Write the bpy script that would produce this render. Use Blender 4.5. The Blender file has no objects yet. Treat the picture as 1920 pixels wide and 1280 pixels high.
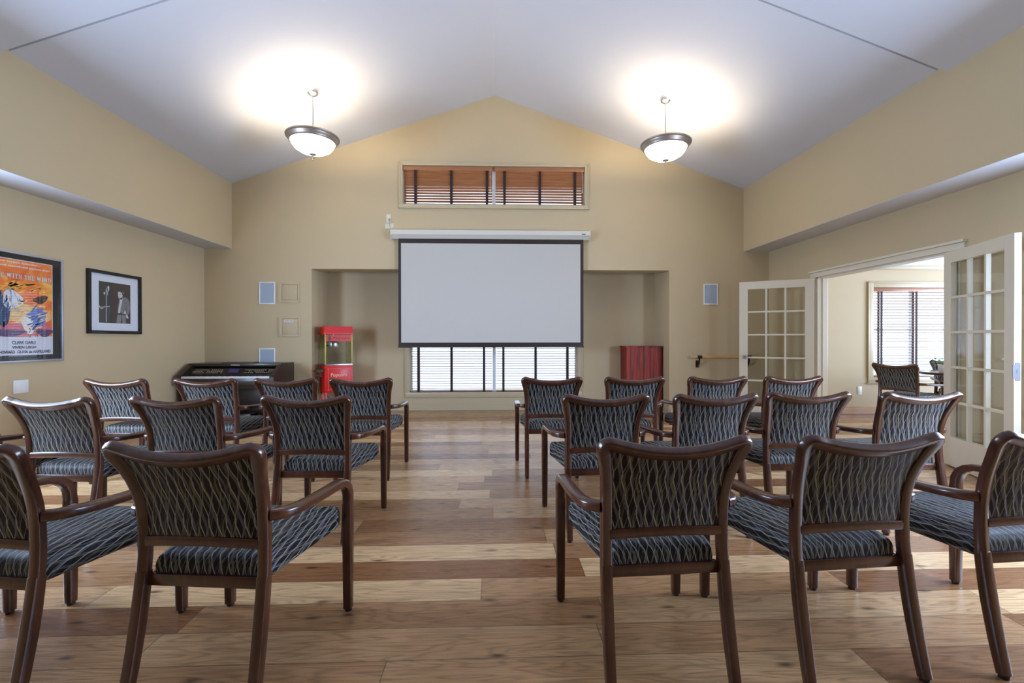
import bpy, bmesh, math, random
from mathutils import Vector, Matrix
random.seed(7)
SC = bpy.context.scene
COL = SC.collection
PI = math.pi
CAM_H = 1.18

# ------------------------------------------------------------------ tagging
def tag(o, label=None, cat=None, group=None, kind=None):
    if label: o['label'] = label
    if cat: o['category'] = cat
    if group: o['group'] = group
    if kind: o['kind'] = kind
    return o
def empty(name, loc=(0, 0, 0), rz=0.0):
    o = bpy.data.objects.new(name, None)
    o.empty_display_size = .1
    o.location = loc; o.rotation_euler = (0, 0, rz)
    COL.objects.link(o)
    return o
def thing(name, label, cat, loc=(0, 0, 0), rz=0.0, group=None):
    return tag(empty(name, loc, rz), label, cat, group)
def copy_tree(o, parent=None):
    c = o.copy(); COL.objects.link(c)
    if parent is not None: c.parent = parent
    for ch in list(o.children): copy_tree(ch, c)
    return c

# ------------------------------------------------------------------ mesh builder
class MB:
    def __init__(s):
        s.bm = bmesh.new(); s.uv = None
    def box(s, x0, x1, y0, y1, z0, z1, bev=0.0, seg=2):
        r = bmesh.ops.create_cube(s.bm, size=1.0)
        vs = r['verts']
        for v in vs:
            v.co = Vector(((x0+x1)/2+v.co.x*(x1-x0), (y0+y1)/2+v.co.y*(y1-y0), (z0+z1)/2+v.co.z*(z1-z0)))
        if bev > 0:
            es = list({e for v in vs for e in v.link_edges})
            bmesh.ops.bevel(s.bm, geom=es, offset=bev, segments=seg, affect='EDGES', profile=.5)
        return s
    def prism(s, poly, axis, a, b):
        """extrude a 2D polygon: axis 'X' poly=(y,z); 'Y' poly=(x,z); 'Z' poly=(x,y)"""
        def mk(p, t):
            if axis == 'X': return (t, p[0], p[1])
            if axis == 'Y': return (p[0], t, p[1])
            return (p[0], p[1], t)
        va = [s.bm.verts.new(mk(p, a)) for p in poly]
        vb = [s.bm.verts.new(mk(p, b)) for p in poly]
        n = len(poly)
        s.bm.faces.new(va); s.bm.faces.new(list(reversed(vb)))
        for i in range(n):
            s.bm.faces.new((va[i], vb[i], vb[(i+1) % n], va[(i+1) % n]))
        return s
    def flat(s, poly3):
        s.bm.faces.new([s.bm.verts.new(p) for p in poly3]); return s
    def sweep(s, pts, w, t, wdir=(1, 0, 0), rnd=.3, seg=2, caps=True):
        """rounded-rectangle section swept along pts. w (along wdir) and t may be lists."""
        n = len(pts); pts = [Vector(p) for p in pts]
        W = w if isinstance(w, (list, tuple)) else [w]*n
        T = t if isinstance(t, (list, tuple)) else [t]*n
        rings = []; wd = Vector(wdir).normalized()
        for i in range(n):
            tan = (pts[min(i+1, n-1)]-pts[max(i-1, 0)]).normalized()
            a = (wd-tan*wd.dot(tan))
            a.normalize(); wd = a
            b = tan.cross(a)
            hw, ht = W[i]/2, T[i]/2; r = rnd*min(W[i], T[i])
            ring = []
            for (sx, sy, a0) in ((1, 1, 0), (-1, 1, 90), (-1, -1, 180), (1, -1, 270)):
                for k in range(seg+1):
                    an = math.radians(a0+90*k/seg)
                    u = sx*(hw-r)+r*math.cos(an); v = sy*(ht-r)+r*math.sin(an)
                    ring.append(s.bm.verts.new(pts[i]+a*u+b*v))
            rings.append(ring)
        m = len(rings[0])
        for i in range(n-1):
            for k in range(m):
                s.bm.faces.new((rings[i][k], rings[i][(k+1) % m], rings[i+1][(k+1) % m], rings[i+1][k]))
        if caps:
            s.bm.faces.new(list(reversed(rings[0]))); s.bm.faces.new(rings[-1])
        return s
    def tube(s, pts, r, seg=8):
        n = len(pts); pts = [Vector(p) for p in pts]
        R = r if isinstance(r, (list, tuple)) else [r]*n
        t0 = (pts[1]-pts[0]).normalized()
        a = t0.orthogonal().normalized(); rings = []
        for i in range(n):
            tan = (pts[min(i+1, n-1)]-pts[max(i-1, 0)]).normalized()
            a = (a-tan*a.dot(tan)).normalized(); b = tan.cross(a)
            rings.append([s.bm.verts.new(pts[i]+(a*math.cos(2*PI*k/seg)+b*math.sin(2*PI*k/seg))*R[i]) for k in range(seg)])
        for i in range(n-1):
            for k in range(seg):
                s.bm.faces.new((rings[i][k], rings[i][(k+1) % seg], rings[i+1][(k+1) % seg], rings[i+1][k]))
        s.bm.faces.new(list(reversed(rings[0]))); s.bm.faces.new(rings[-1])
        return s
    def lathe(s, prof, cx=0, cy=0, seg=32, cap=True):
        rings = []
        for (r, z) in prof:
            if r < 1e-5: rings.append([s.bm.verts.new((cx, cy, z))])
            else: rings.append([s.bm.verts.new((cx+r*math.cos(2*PI*k/seg), cy+r*math.sin(2*PI*k/seg), z)) for k in range(seg)])
        for i in range(len(rings)-1):
            A, B = rings[i], rings[i+1]
            for k in range(seg):
                k2 = (k+1) % seg
                if len(A) == 1 and len(B) == 1: continue
                if len(A) == 1: s.bm.faces.new((A[0], B[k2], B[k]))
                elif len(B) == 1: s.bm.faces.new((A[k], A[k2], B[0]))
                else: s.bm.faces.new((A[k], A[k2], B[k2], B[k]))
        if cap:
            if len(rings[0]) > 1: s.bm.faces.new(list(reversed(rings[0])))
            if len(rings[-1]) > 1: s.bm.faces.new(rings[-1])
        return s
    def xform(s, M):
        bmesh.ops.transform(s.bm, matrix=M, verts=s.bm.verts[:]); return s
    def build(s, name, mat, parent=None, smooth=True, recalc=True):
        if recalc: bmesh.ops.recalc_face_normals(s.bm, faces=s.bm.faces[:])
        me = bpy.data.meshes.new(name)
        s.bm.to_mesh(me); s.bm.free()
        me.materials.append(mat)
        if smooth and len(me.polygons):
            me.polygons.foreach_set('use_smooth', [True]*len(me.polygons))
            me.set_sharp_from_angle(angle=math.radians(38))
        o = bpy.data.objects.new(name, me); COL.objects.link(o)
        if parent is not None: o.parent = parent
        return o

def struct(name, mb, mat, parent=None, smooth=False):
    o = mb.build(name, mat, parent, smooth)
    if parent is None: o['kind'] = 'structure'
    return o

# ------------------------------------------------------------------ materials
def new_mat(name):
    m = bpy.data.materials.new(name); m.use_nodes = True
    nt = m.node_tree; b = nt.nodes['Principled BSDF']
    return m, nt, b
def plain(name, c, rough=.5, metal=0.0, spec=.5, coat=0.0, noise=0.06, nscale=30.0, bump=0.0):
    m, nt, b = new_mat(name)
    b.inputs['Roughness'].default_value = rough; b.inputs['Metallic'].default_value = metal
    b.inputs['Specular IOR Level'].default_value = spec
    b.inputs['Coat Weight'].default_value = coat; b.inputs['Coat Roughness'].default_value = .12
    tc = nt.nodes.new('ShaderNodeTexCoord'); nz = nt.nodes.new('ShaderNodeTexNoise')
    nz.inputs['Scale'].default_value = nscale; nz.inputs['Detail'].default_value = 4
    nt.links.new(tc.outputs['Object'], nz.inputs['Vector'])
    mx = nt.nodes.new('ShaderNodeMix'); mx.data_type = 'RGBA'
    nt.links.new(nz.outputs['Fac'], mx.inputs['Factor'])
    mx.inputs['A'].default_value = (*[x*(1-noise) for x in c], 1); mx.inputs['B'].default_value = (*[min(1, x*(1+noise)) for x in c], 1)
    nt.links.new(mx.outputs['Result'], b.inputs['Base Color'])
    if bump:
        bp = nt.nodes.new('ShaderNodeBump'); bp.inputs['Strength'].default_value = bump; bp.inputs['Distance'].default_value = .002
        n2 = nt.nodes.new('ShaderNodeTexNoise'); n2.inputs['Scale'].default_value = 260
        nt.links.new(tc.outputs['Object'], n2.inputs['Vector'])
        nt.links.new(n2.outputs['Fac'], bp.inputs['Height']); nt.links.new(bp.outputs['Normal'], b.inputs['Normal'])
    return m
def emis(name, c, strength):
    m, nt, b = new_mat(name)
    b.inputs['Base Color'].default_value = (*c, 1)
    b.inputs['Emission Color'].default_value = (*c, 1); b.inputs['Emission Strength'].default_value = strength
    return m
def nmath(nt, op, a, b=None, clamp=False):
    n = nt.nodes.new('ShaderNodeMath'); n.operation = op; n.use_clamp = clamp
    for i, v in enumerate((a, b)):
        if v is None: continue
        if isinstance(v, (int, float)): n.inputs[i].default_value = v
        else: nt.links.new(v, n.inputs[i])
    return n.outputs[0]
def wood(name, dark, light, scale=(2, 30, 30), rough=.3, coat=.3, contrast=(.35, .7)):
    m, nt, b = new_mat(name)
    tc = nt.nodes.new('ShaderNodeTexCoord'); mp = nt.nodes.new('ShaderNodeMapping')
    mp.inputs['Scale'].default_value = scale
    nt.links.new(tc.outputs['Object'], mp.inputs['Vector'])
    nz = nt.nodes.new('ShaderNodeTexNoise'); nz.inputs['Scale'].default_value = 1.6; nz.inputs['Detail'].default_value = 6; nz.inputs['Distortion'].default_value = .6
    nt.links.new(mp.outputs['Vector'], nz.inputs['Vector'])
    cr = nt.nodes.new('ShaderNodeValToRGB')
    cr.color_ramp.elements[0].position = contrast[0]; cr.color_ramp.elements[1].position = contrast[1]
    cr.color_ramp.elements[0].color = (*dark, 1); cr.color_ramp.elements[1].color = (*light, 1)
    nt.links.new(nz.outputs['Fac'], cr.inputs['Fac']); nt.links.new(cr.outputs['Color'], b.inputs['Base Color'])
    b.inputs['Roughness'].default_value = rough; b.inputs['Coat Weight'].default_value = coat; b.inputs['Coat Roughness'].default_value = .15
    return m
def floor_mat():
    m, nt, b = new_mat('oak_planks')
    tc = nt.nodes.new('ShaderNodeTexCoord'); sp = nt.nodes.new('ShaderNodeSeparateXYZ')
    nt.links.new(tc.outputs['Object'], sp.inputs['Vector'])
    x, y = sp.outputs['X'], sp.outputs['Y']
    v = nmath(nt, 'DIVIDE', nmath(nt, 'SUBTRACT', y, .171), .187)
    row = nmath(nt, 'FLOOR', v); fv = nmath(nt, 'SUBTRACT', v, row)
    wn = nt.nodes.new('ShaderNodeTexWhiteNoise'); wn.noise_dimensions = '1D'; nt.links.new(row, wn.inputs['W'])
    u = nmath(nt, 'ADD', nmath(nt, 'DIVIDE', x, 1.75), nmath(nt, 'MULTIPLY', wn.outputs['Value'], 7.3))
    cell = nmath(nt, 'FLOOR', u); fu = nmath(nt, 'SUBTRACT', u, cell)
    cb = nt.nodes.new('ShaderNodeCombineXYZ'); nt.links.new(row, cb.inputs['X']); nt.links.new(cell, cb.inputs['Y'])
    w2 = nt.nodes.new('ShaderNodeTexWhiteNoise'); w2.noise_dimensions = '2D'; nt.links.new(cb.outputs['Vector'], w2.inputs['Vector'])
    tone = nt.nodes.new('ShaderNodeValToRGB'); e = tone.color_ramp.elements
    e[0].color = (.235, .096, .035, 1); e[1].color = (.74, .48, .245, 1)
    e2 = tone.color_ramp.elements.new(.45); e2.color = (.44, .235, .105, 1)
    e3 = tone.color_ramp.elements.new(.75); e3.color = (.57, .345, .168, 1)
    nt.links.new(w2.outputs['Value'], tone.inputs['Fac'])
    # grain: long streaks plus cathedral rings
    off = nmath(nt, 'MULTIPLY', w2.outputs['Value'], 31.0)
    gx = nt.nodes.new('ShaderNodeCombineXYZ')
    nt.links.new(nmath(nt, 'ADD', nmath(nt, 'MULTIPLY', x, 1.3), off), gx.inputs['X'])
    nt.links.new(nmath(nt, 'MULTIPLY', y, 48.0), gx.inputs['Y'])
    g1 = nt.nodes.new('ShaderNodeTexNoise'); g1.inputs['Scale'].default_value = 2.2; g1.inputs['Detail'].default_value = 7; g1.inputs['Distortion'].default_value = .35
    nt.links.new(gx.outputs['Vector'], g1.inputs['Vector'])
    gw = nt.nodes.new('ShaderNodeCombineXYZ')
    nt.links.new(nmath(nt, 'ADD', nmath(nt, 'MULTIPLY', x, .9), off), gw.inputs['X'])
    nt.links.new(nmath(nt, 'MULTIPLY', y, 7.0), gw.inputs['Y'])
    g2 = nt.nodes.new('ShaderNodeTexNoise'); g2.inputs['Scale'].default_value = 1.3; g2.inputs['Detail'].default_value = 2
    nt.links.new(gw.outputs['Vector'], g2.inputs['Vector'])
    ring = nmath(nt, 'SINE', nmath(nt, 'MULTIPLY', g2.outputs['Fac'], 95.0))
    ring = nmath(nt, 'MULTIPLY', nmath(nt, 'ADD', ring, 1.0), .5)
    ring = nmath(nt, 'POWER', ring, 3.0)
    gr = nt.nodes.new('ShaderNodeMapRange'); gr.inputs['From Min'].default_value = .3; gr.inputs['From Max'].default_value = .7
    gr.inputs['To Min'].default_value = .80; gr.inputs['To Max'].default_value = 1.14
    nt.links.new(g1.outputs['Fac'], gr.inputs['Value'])
    fac = nmath(nt, 'MULTIPLY', gr.outputs['Result'], nmath(nt, 'SUBTRACT', 1.0, nmath(nt, 'MULTIPLY', ring, .3)))
    # knots
    vo = nt.nodes.new('ShaderNodeTexVoronoi'); vo.voronoi_dimensions = '2D'; vo.inputs['Scale'].default_value = 1.0
    kv = nt.nodes.new('ShaderNodeCombineXYZ'); nt.links.new(nmath(nt, 'MULTIPLY', x, 1.5), kv.inputs['X']); nt.links.new(nmath(nt, 'MULTIPLY', y, 4.0), kv.inputs['Y'])
    nt.links.new(kv.outputs['Vector'], vo.inputs['Vector'])
    kn = nt.nodes.new('ShaderNodeMapRange'); kn.inputs['From Min'].default_value = .015; kn.inputs['From Max'].default_value = .07
    kn.inputs['To Min'].default_value = .28; kn.inputs['To Max'].default_value = 1.0
    nt.links.new(vo.outputs['Distance'], kn.inputs['Value'])
    fac = nmath(nt, 'MULTIPLY', fac, kn.outputs['Result'])
    # seams
    dv = nmath(nt, 'MULTIPLY', nmath(nt, 'MINIMUM', fv, nmath(nt, 'SUBTRACT', 1.0, fv)), .187)
    du = nmath(nt, 'MULTIPLY', nmath(nt, 'MINIMUM', fu, nmath(nt, 'SUBTRACT', 1.0, fu)), 1.75)
    d = nmath(nt, 'MINIMUM', dv, du)
    sm = nt.nodes.new('ShaderNodeMapRange'); sm.inputs['From Min'].default_value = .0006; sm.inputs['From Max'].default_value = .0028
    sm.inputs['To Min'].default_value = .3; sm.inputs['To Max'].default_value = 1.0
    nt.links.new(d, sm.inputs['Value'])
    fac = nmath(nt, 'MULTIPLY', fac, sm.outputs['Result'])
    mx = nt.nodes.new('ShaderNodeVectorMath'); mx.operation = 'SCALE'
    nt.links.new(tone.outputs['Color'], mx.inputs[0]); nt.links.new(fac, mx.inputs['Scale'])
    nt.links.new(mx.outputs['Vector'], b.inputs['Base Color'])
    rg = nt.nodes.new('ShaderNodeMapRange'); rg.inputs['To Min'].default_value = .20; rg.inputs['To Max'].default_value = .36
    nt.links.new(g1.outputs['Fac'], rg.inputs['Value']); nt.links.new(rg.outputs['Result'], b.inputs['Roughness'])
    bp = nt.nodes.new('ShaderNodeBump'); bp.inputs['Strength'].default_value = .25; bp.inputs['Distance'].default_value = .002
    nt.links.new(nmath(nt, 'ADD', nmath(nt, 'MULTIPLY', g1.outputs['Fac'], .35), sm.outputs['Result']), bp.inputs['Height'])
    nt.links.new(bp.outputs['Normal'], b.inputs['Normal'])
    return m
def fabric_mat():
    """dark weave with pairs of wavy strands crossing into leaf shapes (uses the UV map, metres)"""
    m, nt, b = new_mat('wave_fabric')
    uvn = nt.nodes.new('ShaderNodeUVMap'); sp = nt.nodes.new('ShaderNodeSeparateXYZ')
    nt.links.new(uvn.outputs['UV'], sp.inputs['Vector'])
    u, v = sp.outputs['X'], sp.outputs['Y']
    nz = nt.nodes.new('ShaderNodeTexNoise'); nz.inputs['Scale'].default_value = 9.0; nz.inputs['Detail'].default_value = 1
    nt.links.new(uvn.outputs['UV'], nz.inputs['Vector'])
    wob = nmath(nt, 'MULTIPLY', nmath(nt, 'SUBTRACT', nz.outputs['Fac'], .5), .004)
    u = nmath(nt, 'ADD', u, wob)
    cur = None
    fams = [  # spacing, amplitude, period, phase, shift, width, colour
        (.040, .0080, .150, 0.0, .000, .0036, (.082, .088, .112)),
        (.040, .0080, .150, PI, .011, .0032, (.105, .100, .055)),
        (.040, .0080, .140, 1.9, .021, .0032, (.066, .056, .066)),
        (.029, .0070, .128, PI+.8, .006, .0016, (.29, .28, .235)),
        (.029, .0070, .128, .8, .017, .0014, (.26, .265, .26)),
    ]
    base = (.0055, .0042, .0045, 1)
    for (S, A, P, ph, sh, wd, c) in fams:
        w = nmath(nt, 'MULTIPLY', nmath(nt, 'SINE', nmath(nt, 'ADD', nmath(nt, 'MULTIPLY', v, 2*PI/P), ph)), A)
        t = nmath(nt, 'DIVIDE', nmath(nt, 'ADD', nmath(nt, 'ADD', u, w), sh+10.0), S)
        fr = nmath(nt, 'FRACT', t)
        d = nmath(nt, 'MULTIPLY', nmath(nt, 'ABSOLUTE', nmath(nt, 'SUBTRACT', fr, .5)), S)
        wv = nmath(nt, 'MULTIPLY', nmath(nt, 'ADD', nmath(nt, 'SINE', nmath(nt, 'ADD', nmath(nt, 'MULTIPLY', v, 2*PI/P), ph+1.3)), 1.9), wd/2)
        mr = nt.nodes.new('ShaderNodeMapRange'); mr.interpolation_type = 'SMOOTHSTEP'
        mr.inputs['From Min'].default_value = -.0011; mr.inputs['From Max'].default_value = .0007
        mr.inputs['To Min'].default_value = 1; mr.inputs['To Max'].default_value = 0
        nt.links.new(nmath(nt, 'SUBTRACT', d, wv), mr.inputs['Value'])
        mx = nt.nodes.new('ShaderNodeMix'); mx.data_type = 'RGBA'
        nt.links.new(mr.outputs['Result'], mx.inputs['Factor'])
        if cur is None: mx.inputs['A'].default_value = base
        else: nt.links.new(cur, mx.inputs['A'])
        mx.inputs['B'].default_value = (*c, 1)
        cur = mx.outputs['Result']
    nt.links.new(cur, b.inputs['Base Color'])
    b.inputs['Roughness'].default_value = .52
    b.inputs['Specular IOR Level'].default_value = .2
    b.inputs['Sheen Weight'].default_value = .03; b.inputs['Sheen Roughness'].default_value = .4
    b.inputs['Sheen Tint'].default_value = (.7, .85, 1, 1)
    return m
def glass_mat(name, tint=(1, 1, 1), refl=1.0):
    m = bpy.data.materials.new(name); m.use_nodes = True
    nt = m.node_tree; nt.nodes.remove(nt.nodes['Principled BSDF'])
    out = nt.nodes['Material Output']
    tr = nt.nodes.new('ShaderNodeBsdfTransparent'); tr.inputs['Color'].default_value = (*tint, 1)
    gl = nt.nodes.new('ShaderNodeBsdfGlossy'); gl.inputs['Roughness'].default_value = .02
    fr = nt.nodes.new('ShaderNodeFresnel'); ge = nt.nodes.new('ShaderNodeNewGeometry')
    nt.links.new(nmath(nt, 'SUBTRACT', 1.5, nmath(nt, 'MULTIPLY', ge.outputs['Backfacing'], 1.5-1/1.5)), fr.inputs['IOR'])
    mx = nt.nodes.new('ShaderNodeMixShader')
    nt.links.new(nmath(nt, 'MULTIPLY', fr.outputs['Fac'], refl, True), mx.inputs['Fac'])
    nt.links.new(tr.outputs['BSDF'], mx.inputs[1]); nt.links.new(gl.outputs['BSDF'], mx.inputs[2])
    nt.links.new(mx.outputs['Shader'], out.inputs['Surface'])
    return m

WALL = plain('wall_paint', (.53, .425, .260), .62, spec=.3, noise=.02, nscale=3, bump=.05)
CEIL = plain('ceiling_paint', (.585, .605, .65), .75, spec=.2, noise=.01, nscale=3)
TRIM = plain('cream_trim', (.52, .435, .275), .38, noise=.02)
DOORP = plain('cream_door', (.66, .60, .47), .35, noise=.02)
WHITE = plain('white_plastic', (.78, .78, .77), .4, noise=.02)
VINYL = plain('white_vinyl', (.8, .8, .8), .35, noise=.02)
FLOOR = floor_mat()
FABRIC = fabric_mat()
MAHOG = wood('mahogany', (.042, .0125, .0060), (.080, .0245, .0110), (14, 14, 3), .27, .3)
DARKFOOT = plain('black_foot', (.012, .012, .012), .4)
STEEL = plain('brushed_steel', (.55, .56, .58), .32, 1.0, noise=.05, nscale=60)
BRONZE = plain('dark_bronze', (.035, .022, .015), .35, .6)
NICKEL = plain('brushed_nickel', (.40, .34, .29), .42, .8, noise=.08)
BLINDW = wood('blind_wood', (.30, .115, .040), (.42, .175, .065), (1.5, 20, 20), .4, .15)
TAPE = plain('ladder_tape', (.030, .010, .008), .8, bump=.2)
BLACK = plain('black_gloss', (.012, .010, .010), .25)
BORDER = plain('screen_border', (.020, .010, .007), .6)
SCREENW = plain('screen_cloth', (.52, .495, .445), .8, spec=.1, noise=.01)
CASEW = plain('screen_case', (.66, .63, .54), .4, noise=.02)
GRILLE = plain('speaker_grille', (.36, .43, .51), .6, noise=.08, nscale=400)
PIANO = wood('piano_rosewood', (.018, .010, .007), (.032, .018, .012), (3, 25, 25), .35, .2)
OAK = wood('oak_trim', (.34, .17, .07), (.50, .28, .13), (1.5, 25, 25), .35, .2)
RAILW = wood('maple_rail', (.52, .30, .11), (.66, .42, .18), (2, 25, 25), .35, .2)
LECTERN = wood('red_mahogany', (.050, .0045, .0020), (.40, .026, .008), (22, 22, .9), .55, .0, (.36, .66))
RED = plain('red_enamel', (.60, .010, .008), .42, coat=.08, noise=.03)
GOLD = plain('gold_trim', (.42, .33, .05), .4, .2)
GOLDP = plain('gold_print', (.75, .50, .25), .5)
GREENP = plain('dark_print', (.10, .05, .01), .5)
CORDM = plain('black_cord', (.010, .010, .011), .45)
POT = plain('white_pot', (.75, .75, .78), .35)
LEAF = plain('leaf_green', (.05, .20, .035), .45, noise=.3, nscale=40)
SOIL = plain('soil', (.03, .02, .012), .9)
GLASS = glass_mat('clear_glass', (.97, .98, .97))
GLAZE = glass_mat('picture_glazing', (1, 1, 1), .9)
BOWL = emis('lit_alabaster', (1.0, .90, .74), 5.0)

# ------------------------------------------------------------------ room shell
XL, XR, XBL, XBR = -4.365, 4.274, -3.956, 3.867
YB, YA, YR = 6.924, 7.565, -7.0
ZS, ZT, APX, APZ = 2.547, 3.5255, -.01, 4.908
YSTEP, DROP = 3.75, .055
SL = (APZ-ZT)/(APX-XBL); SR = (APZ-ZT)/(XBR-APX)
def zc(x, drop=0): return APZ-drop-(SL*(APX-x) if x < APX else SR*(x-APX))

struct('floor', MB().box(-4.5, 10.2, -7.15, 7.75, -.12, 0), FLOOR)
m = MB()
for (a, b, d) in ((YSTEP+.075, YB+.05, 0), (YR-.05, YSTEP, DROP)):
    m.prism([(XBL-.2, zc(XBL-.2, d)), (APX, zc(APX, d)), (XBR+.2, zc(XBR+.2, d)), (XBR+.2, zc(XBR+.2)+.12), (APX, APZ+.12), (XBL-.2, zc(XBL-.2)+.12)], 'Y', a, b)
m.prism([(XBL-.2, zc(XBL-.2)+.06), (APX, zc(APX)+.06), (XBR+.2, zc(XBR+.2)+.06), (XBR+.2, zc(XBR+.2)+.12), (APX, APZ+.12), (XBL-.2, zc(XBL-.2)+.12)], 'Y', YSTEP, YSTEP+.075)
struct('ceiling', m, CEIL)
# back wall with alcove and transom openings
AX0, AX1, AZ = -2.780, 2.693, 2.2476
TX0, TX1, TZ0, TZ1 = -1.412, 1.370, 3.238, 3.825
m = MB(); g = lambda x: zc(x)+.06
m.prism([(XL-.12, 0), (AX0, 0), (AX0, AZ), (XL-.12, AZ)], 'Y', YB, YB+.13)
m.prism([(AX1, 0), (XR+.13, 0), (XR+.13, AZ), (AX1, AZ)], 'Y', YB, YB+.13)
m.prism([(XL-.12, AZ), (XR+.13, AZ), (XR+.13, TZ0), (XL-.12, TZ0)], 'Y', YB, YB+.13)
m.prism([(XL-.12, TZ0), (TX0, TZ0), (TX0, TZ1), (-3.2, TZ1), (XL-.12, g(XL-.12))], 'Y', YB, YB+.13)
m.prism([(TX1, TZ0), (XR+.13, TZ0), (XR+.13, g(XR+.13)), (3.1, TZ1), (TX1, TZ1)], 'Y', YB, YB+.13)
m.prism([(-3.2, TZ1), (3.1, TZ1), (APX, APZ+.06)], 'Y', YB, YB+.13)
struct('wall_back', m, WALL)
LX0, LX1, LZ0, LZ1 = -1.437, 1.378, .300, 2.05
m = MB()
m.box(AX0-.12, AX0, YB+.13, YA+.13, 0, 2.5); m.box(AX1, AX1+.12, YB+.13, YA+.13, 0, 2.5)
m.box(AX0, LX0, YA, YA+.13, 0, 2.5); m.box(LX1, AX1, YA, YA+.13, 0, 2.5)
m.box(LX0, LX1, YA, YA+.13, 0, LZ0); m.box(LX0, LX1, YA, YA+.13, LZ1, 2.5)
struct('wall_alcove', m, WALL)
m = MB(); m.box(AX0, AX1, YB+.13, YB+.27, AZ, 2.5); m.box(AX0-.12, AX1+.12, YB+.13, YA+.13, 2.5, 2.6)
struct('ceiling_alcove', m, WALL)
SWY0, SWY1, SWZ0, SWZ1 = 1.30, 3.35, .70, 2.30  # left-wall opening out of view, added for the daylight lamp
def side_wall(m, xa, xb, SWY0=SWY0, SWY1=SWY1):
    m.box(xa, xb, YR-.15, SWY0, 0, 3.5); m.box(xa, xb, SWY0, SWY1, 0, SWZ0); m.box(xa, xb, SWY0, SWY1, SWZ1, 3.5)
    return m
m = side_wall(MB(), XL-.12, XL); m.box(XL-.12, XL, SWY1, YB, 0, 3.5)
struct('wall_left', m, WALL)
DY0, DY1, DZ = 4.100, 5.865, 2.0
m = MB()
side_wall(m, XR, XR+.13, .70, 2.70); m.box(XR, XR+.13, 2.70, DY0, 0, 3.5); m.box(XR, XR+.13, DY1, YB, 0, 3.5); m.box(XR, XR+.13, DY0, DY1, DZ, 3.5)  # near opening is unseen too, added for the right-hand lamp
struct('wall_right', m, WALL)
struct('wall_bulkhead_left', MB().box(XL, XBL, YR, YB, ZS, 3.62), WALL)
struct('wall_bulkhead_right', MB().box(XBR, XR, YR, YB, ZS, 3.62), WALL)
struct('ceiling_soffit_left', MB().box(XL, XBL-.002, YR, YB, ZS-.003, ZS), CEIL)
struct('ceiling_soffit_right', MB().box(XBR+.002, XR, YR, YB, ZS-.003, ZS), CEIL)
# rear wall behind the photographer
m = MB(); m.prism([(XL-.12, 0), (XR+.13, 0), (XR+.13, zc(XR+.13)+.06), (APX, APZ+.06), (XL-.12, zc(XL-.12)+.06)], 'Y', YR-.13, YR)
struct('wall_rear', m, WALL)
# neighbouring room seen through the french doors
OX1, OY0, OY1, OZ = 9.6, .6, 6.90, 3.2
WX0, WX1, WZ0, WZ1, UZ0, UZ1 = 5.930, 7.36, .578, 1.990, 2.335, 3.02
m = MB()
m.box(XR+.13, WX0, OY1, OY1+.13, 0, OZ); m.box(WX1, OX1, OY1, OY1+.13, 0, OZ)
m.box(WX0, WX1, OY1, OY1+.13, 0, WZ0); m.box(WX0, WX1, OY1, OY1+.13, WZ1, UZ0); m.box(WX0, WX1, OY1, OY1+.13, UZ1, OZ)
struct('wall_sunroom_back', m, WALL)
m = MB(); m.box(OX1, OX1+.12, OY0, OY1+.13, 0, .6); m.box(OX1, OX1+.12, OY0, OY1+.13, 2.4, OZ)
for a, b in ((OY0, 1.6), (3.2, 4.2), (5.9, OY1+.13)): m.box(OX1, OX1+.12, a, b, .6, 2.4)
struct('wall_sunroom_right', m, WALL)
struct('wall_sunroom_front', MB().box(XR+.13, OX1+.12, OY0-.12, OY0, 0, OZ), WALL)
struct('ceiling_sunroom', MB().box(XR+.13, OX1+.12, OY0-.12, OY1+.13, OZ, OZ+.1), CEIL)
struct('baseboard_sunroom', MB().box(XR+.13, OX1, OY1-.018, OY1, 0, .12, .004), OAK)

# baseboards
def bboard(name, x0, x1, y0, y1):
    m = MB(); m.box(x0, x1, y0, y1, 0, .088, .002)
    cx0, cx1, cy0, cy1 = x0, x1, y0, y1
    if abs(x1-x0) > abs(y1-y0): cy0 = y0+.006 if y0 < 6 else y0+.006
    m.box(cx0, cx1, cy0, cy1, .088, .108, .002)
    struct(name, m, TRIM)
bboard('baseboard_back_left', XL, AX0-.012, YB-.016, YB)
bboard('baseboard_back_right', AX1+.012, XR, YB-.016, YB)
bboard('baseboard_alcove_back', AX0+.016, AX1-.016, YA-.016, YA)
bboard('baseboard_alcove_left', AX0, AX0+.016, YB-.016, YA)
bboard('baseboard_alcove_right', AX1-.016, AX1, YB-.016, YA)
bboard('baseboard_left', XL, XL+.016, YR, YB-.016)
m = MB(); m.box(XR-.016, XR, YR, DY0-.1, 0, .105, .003); m.box(XR-.016, XR, DY1+.1, YB-.016, 0, .105, .003)
struct('baseboard_right', m, TRIM)

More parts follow.
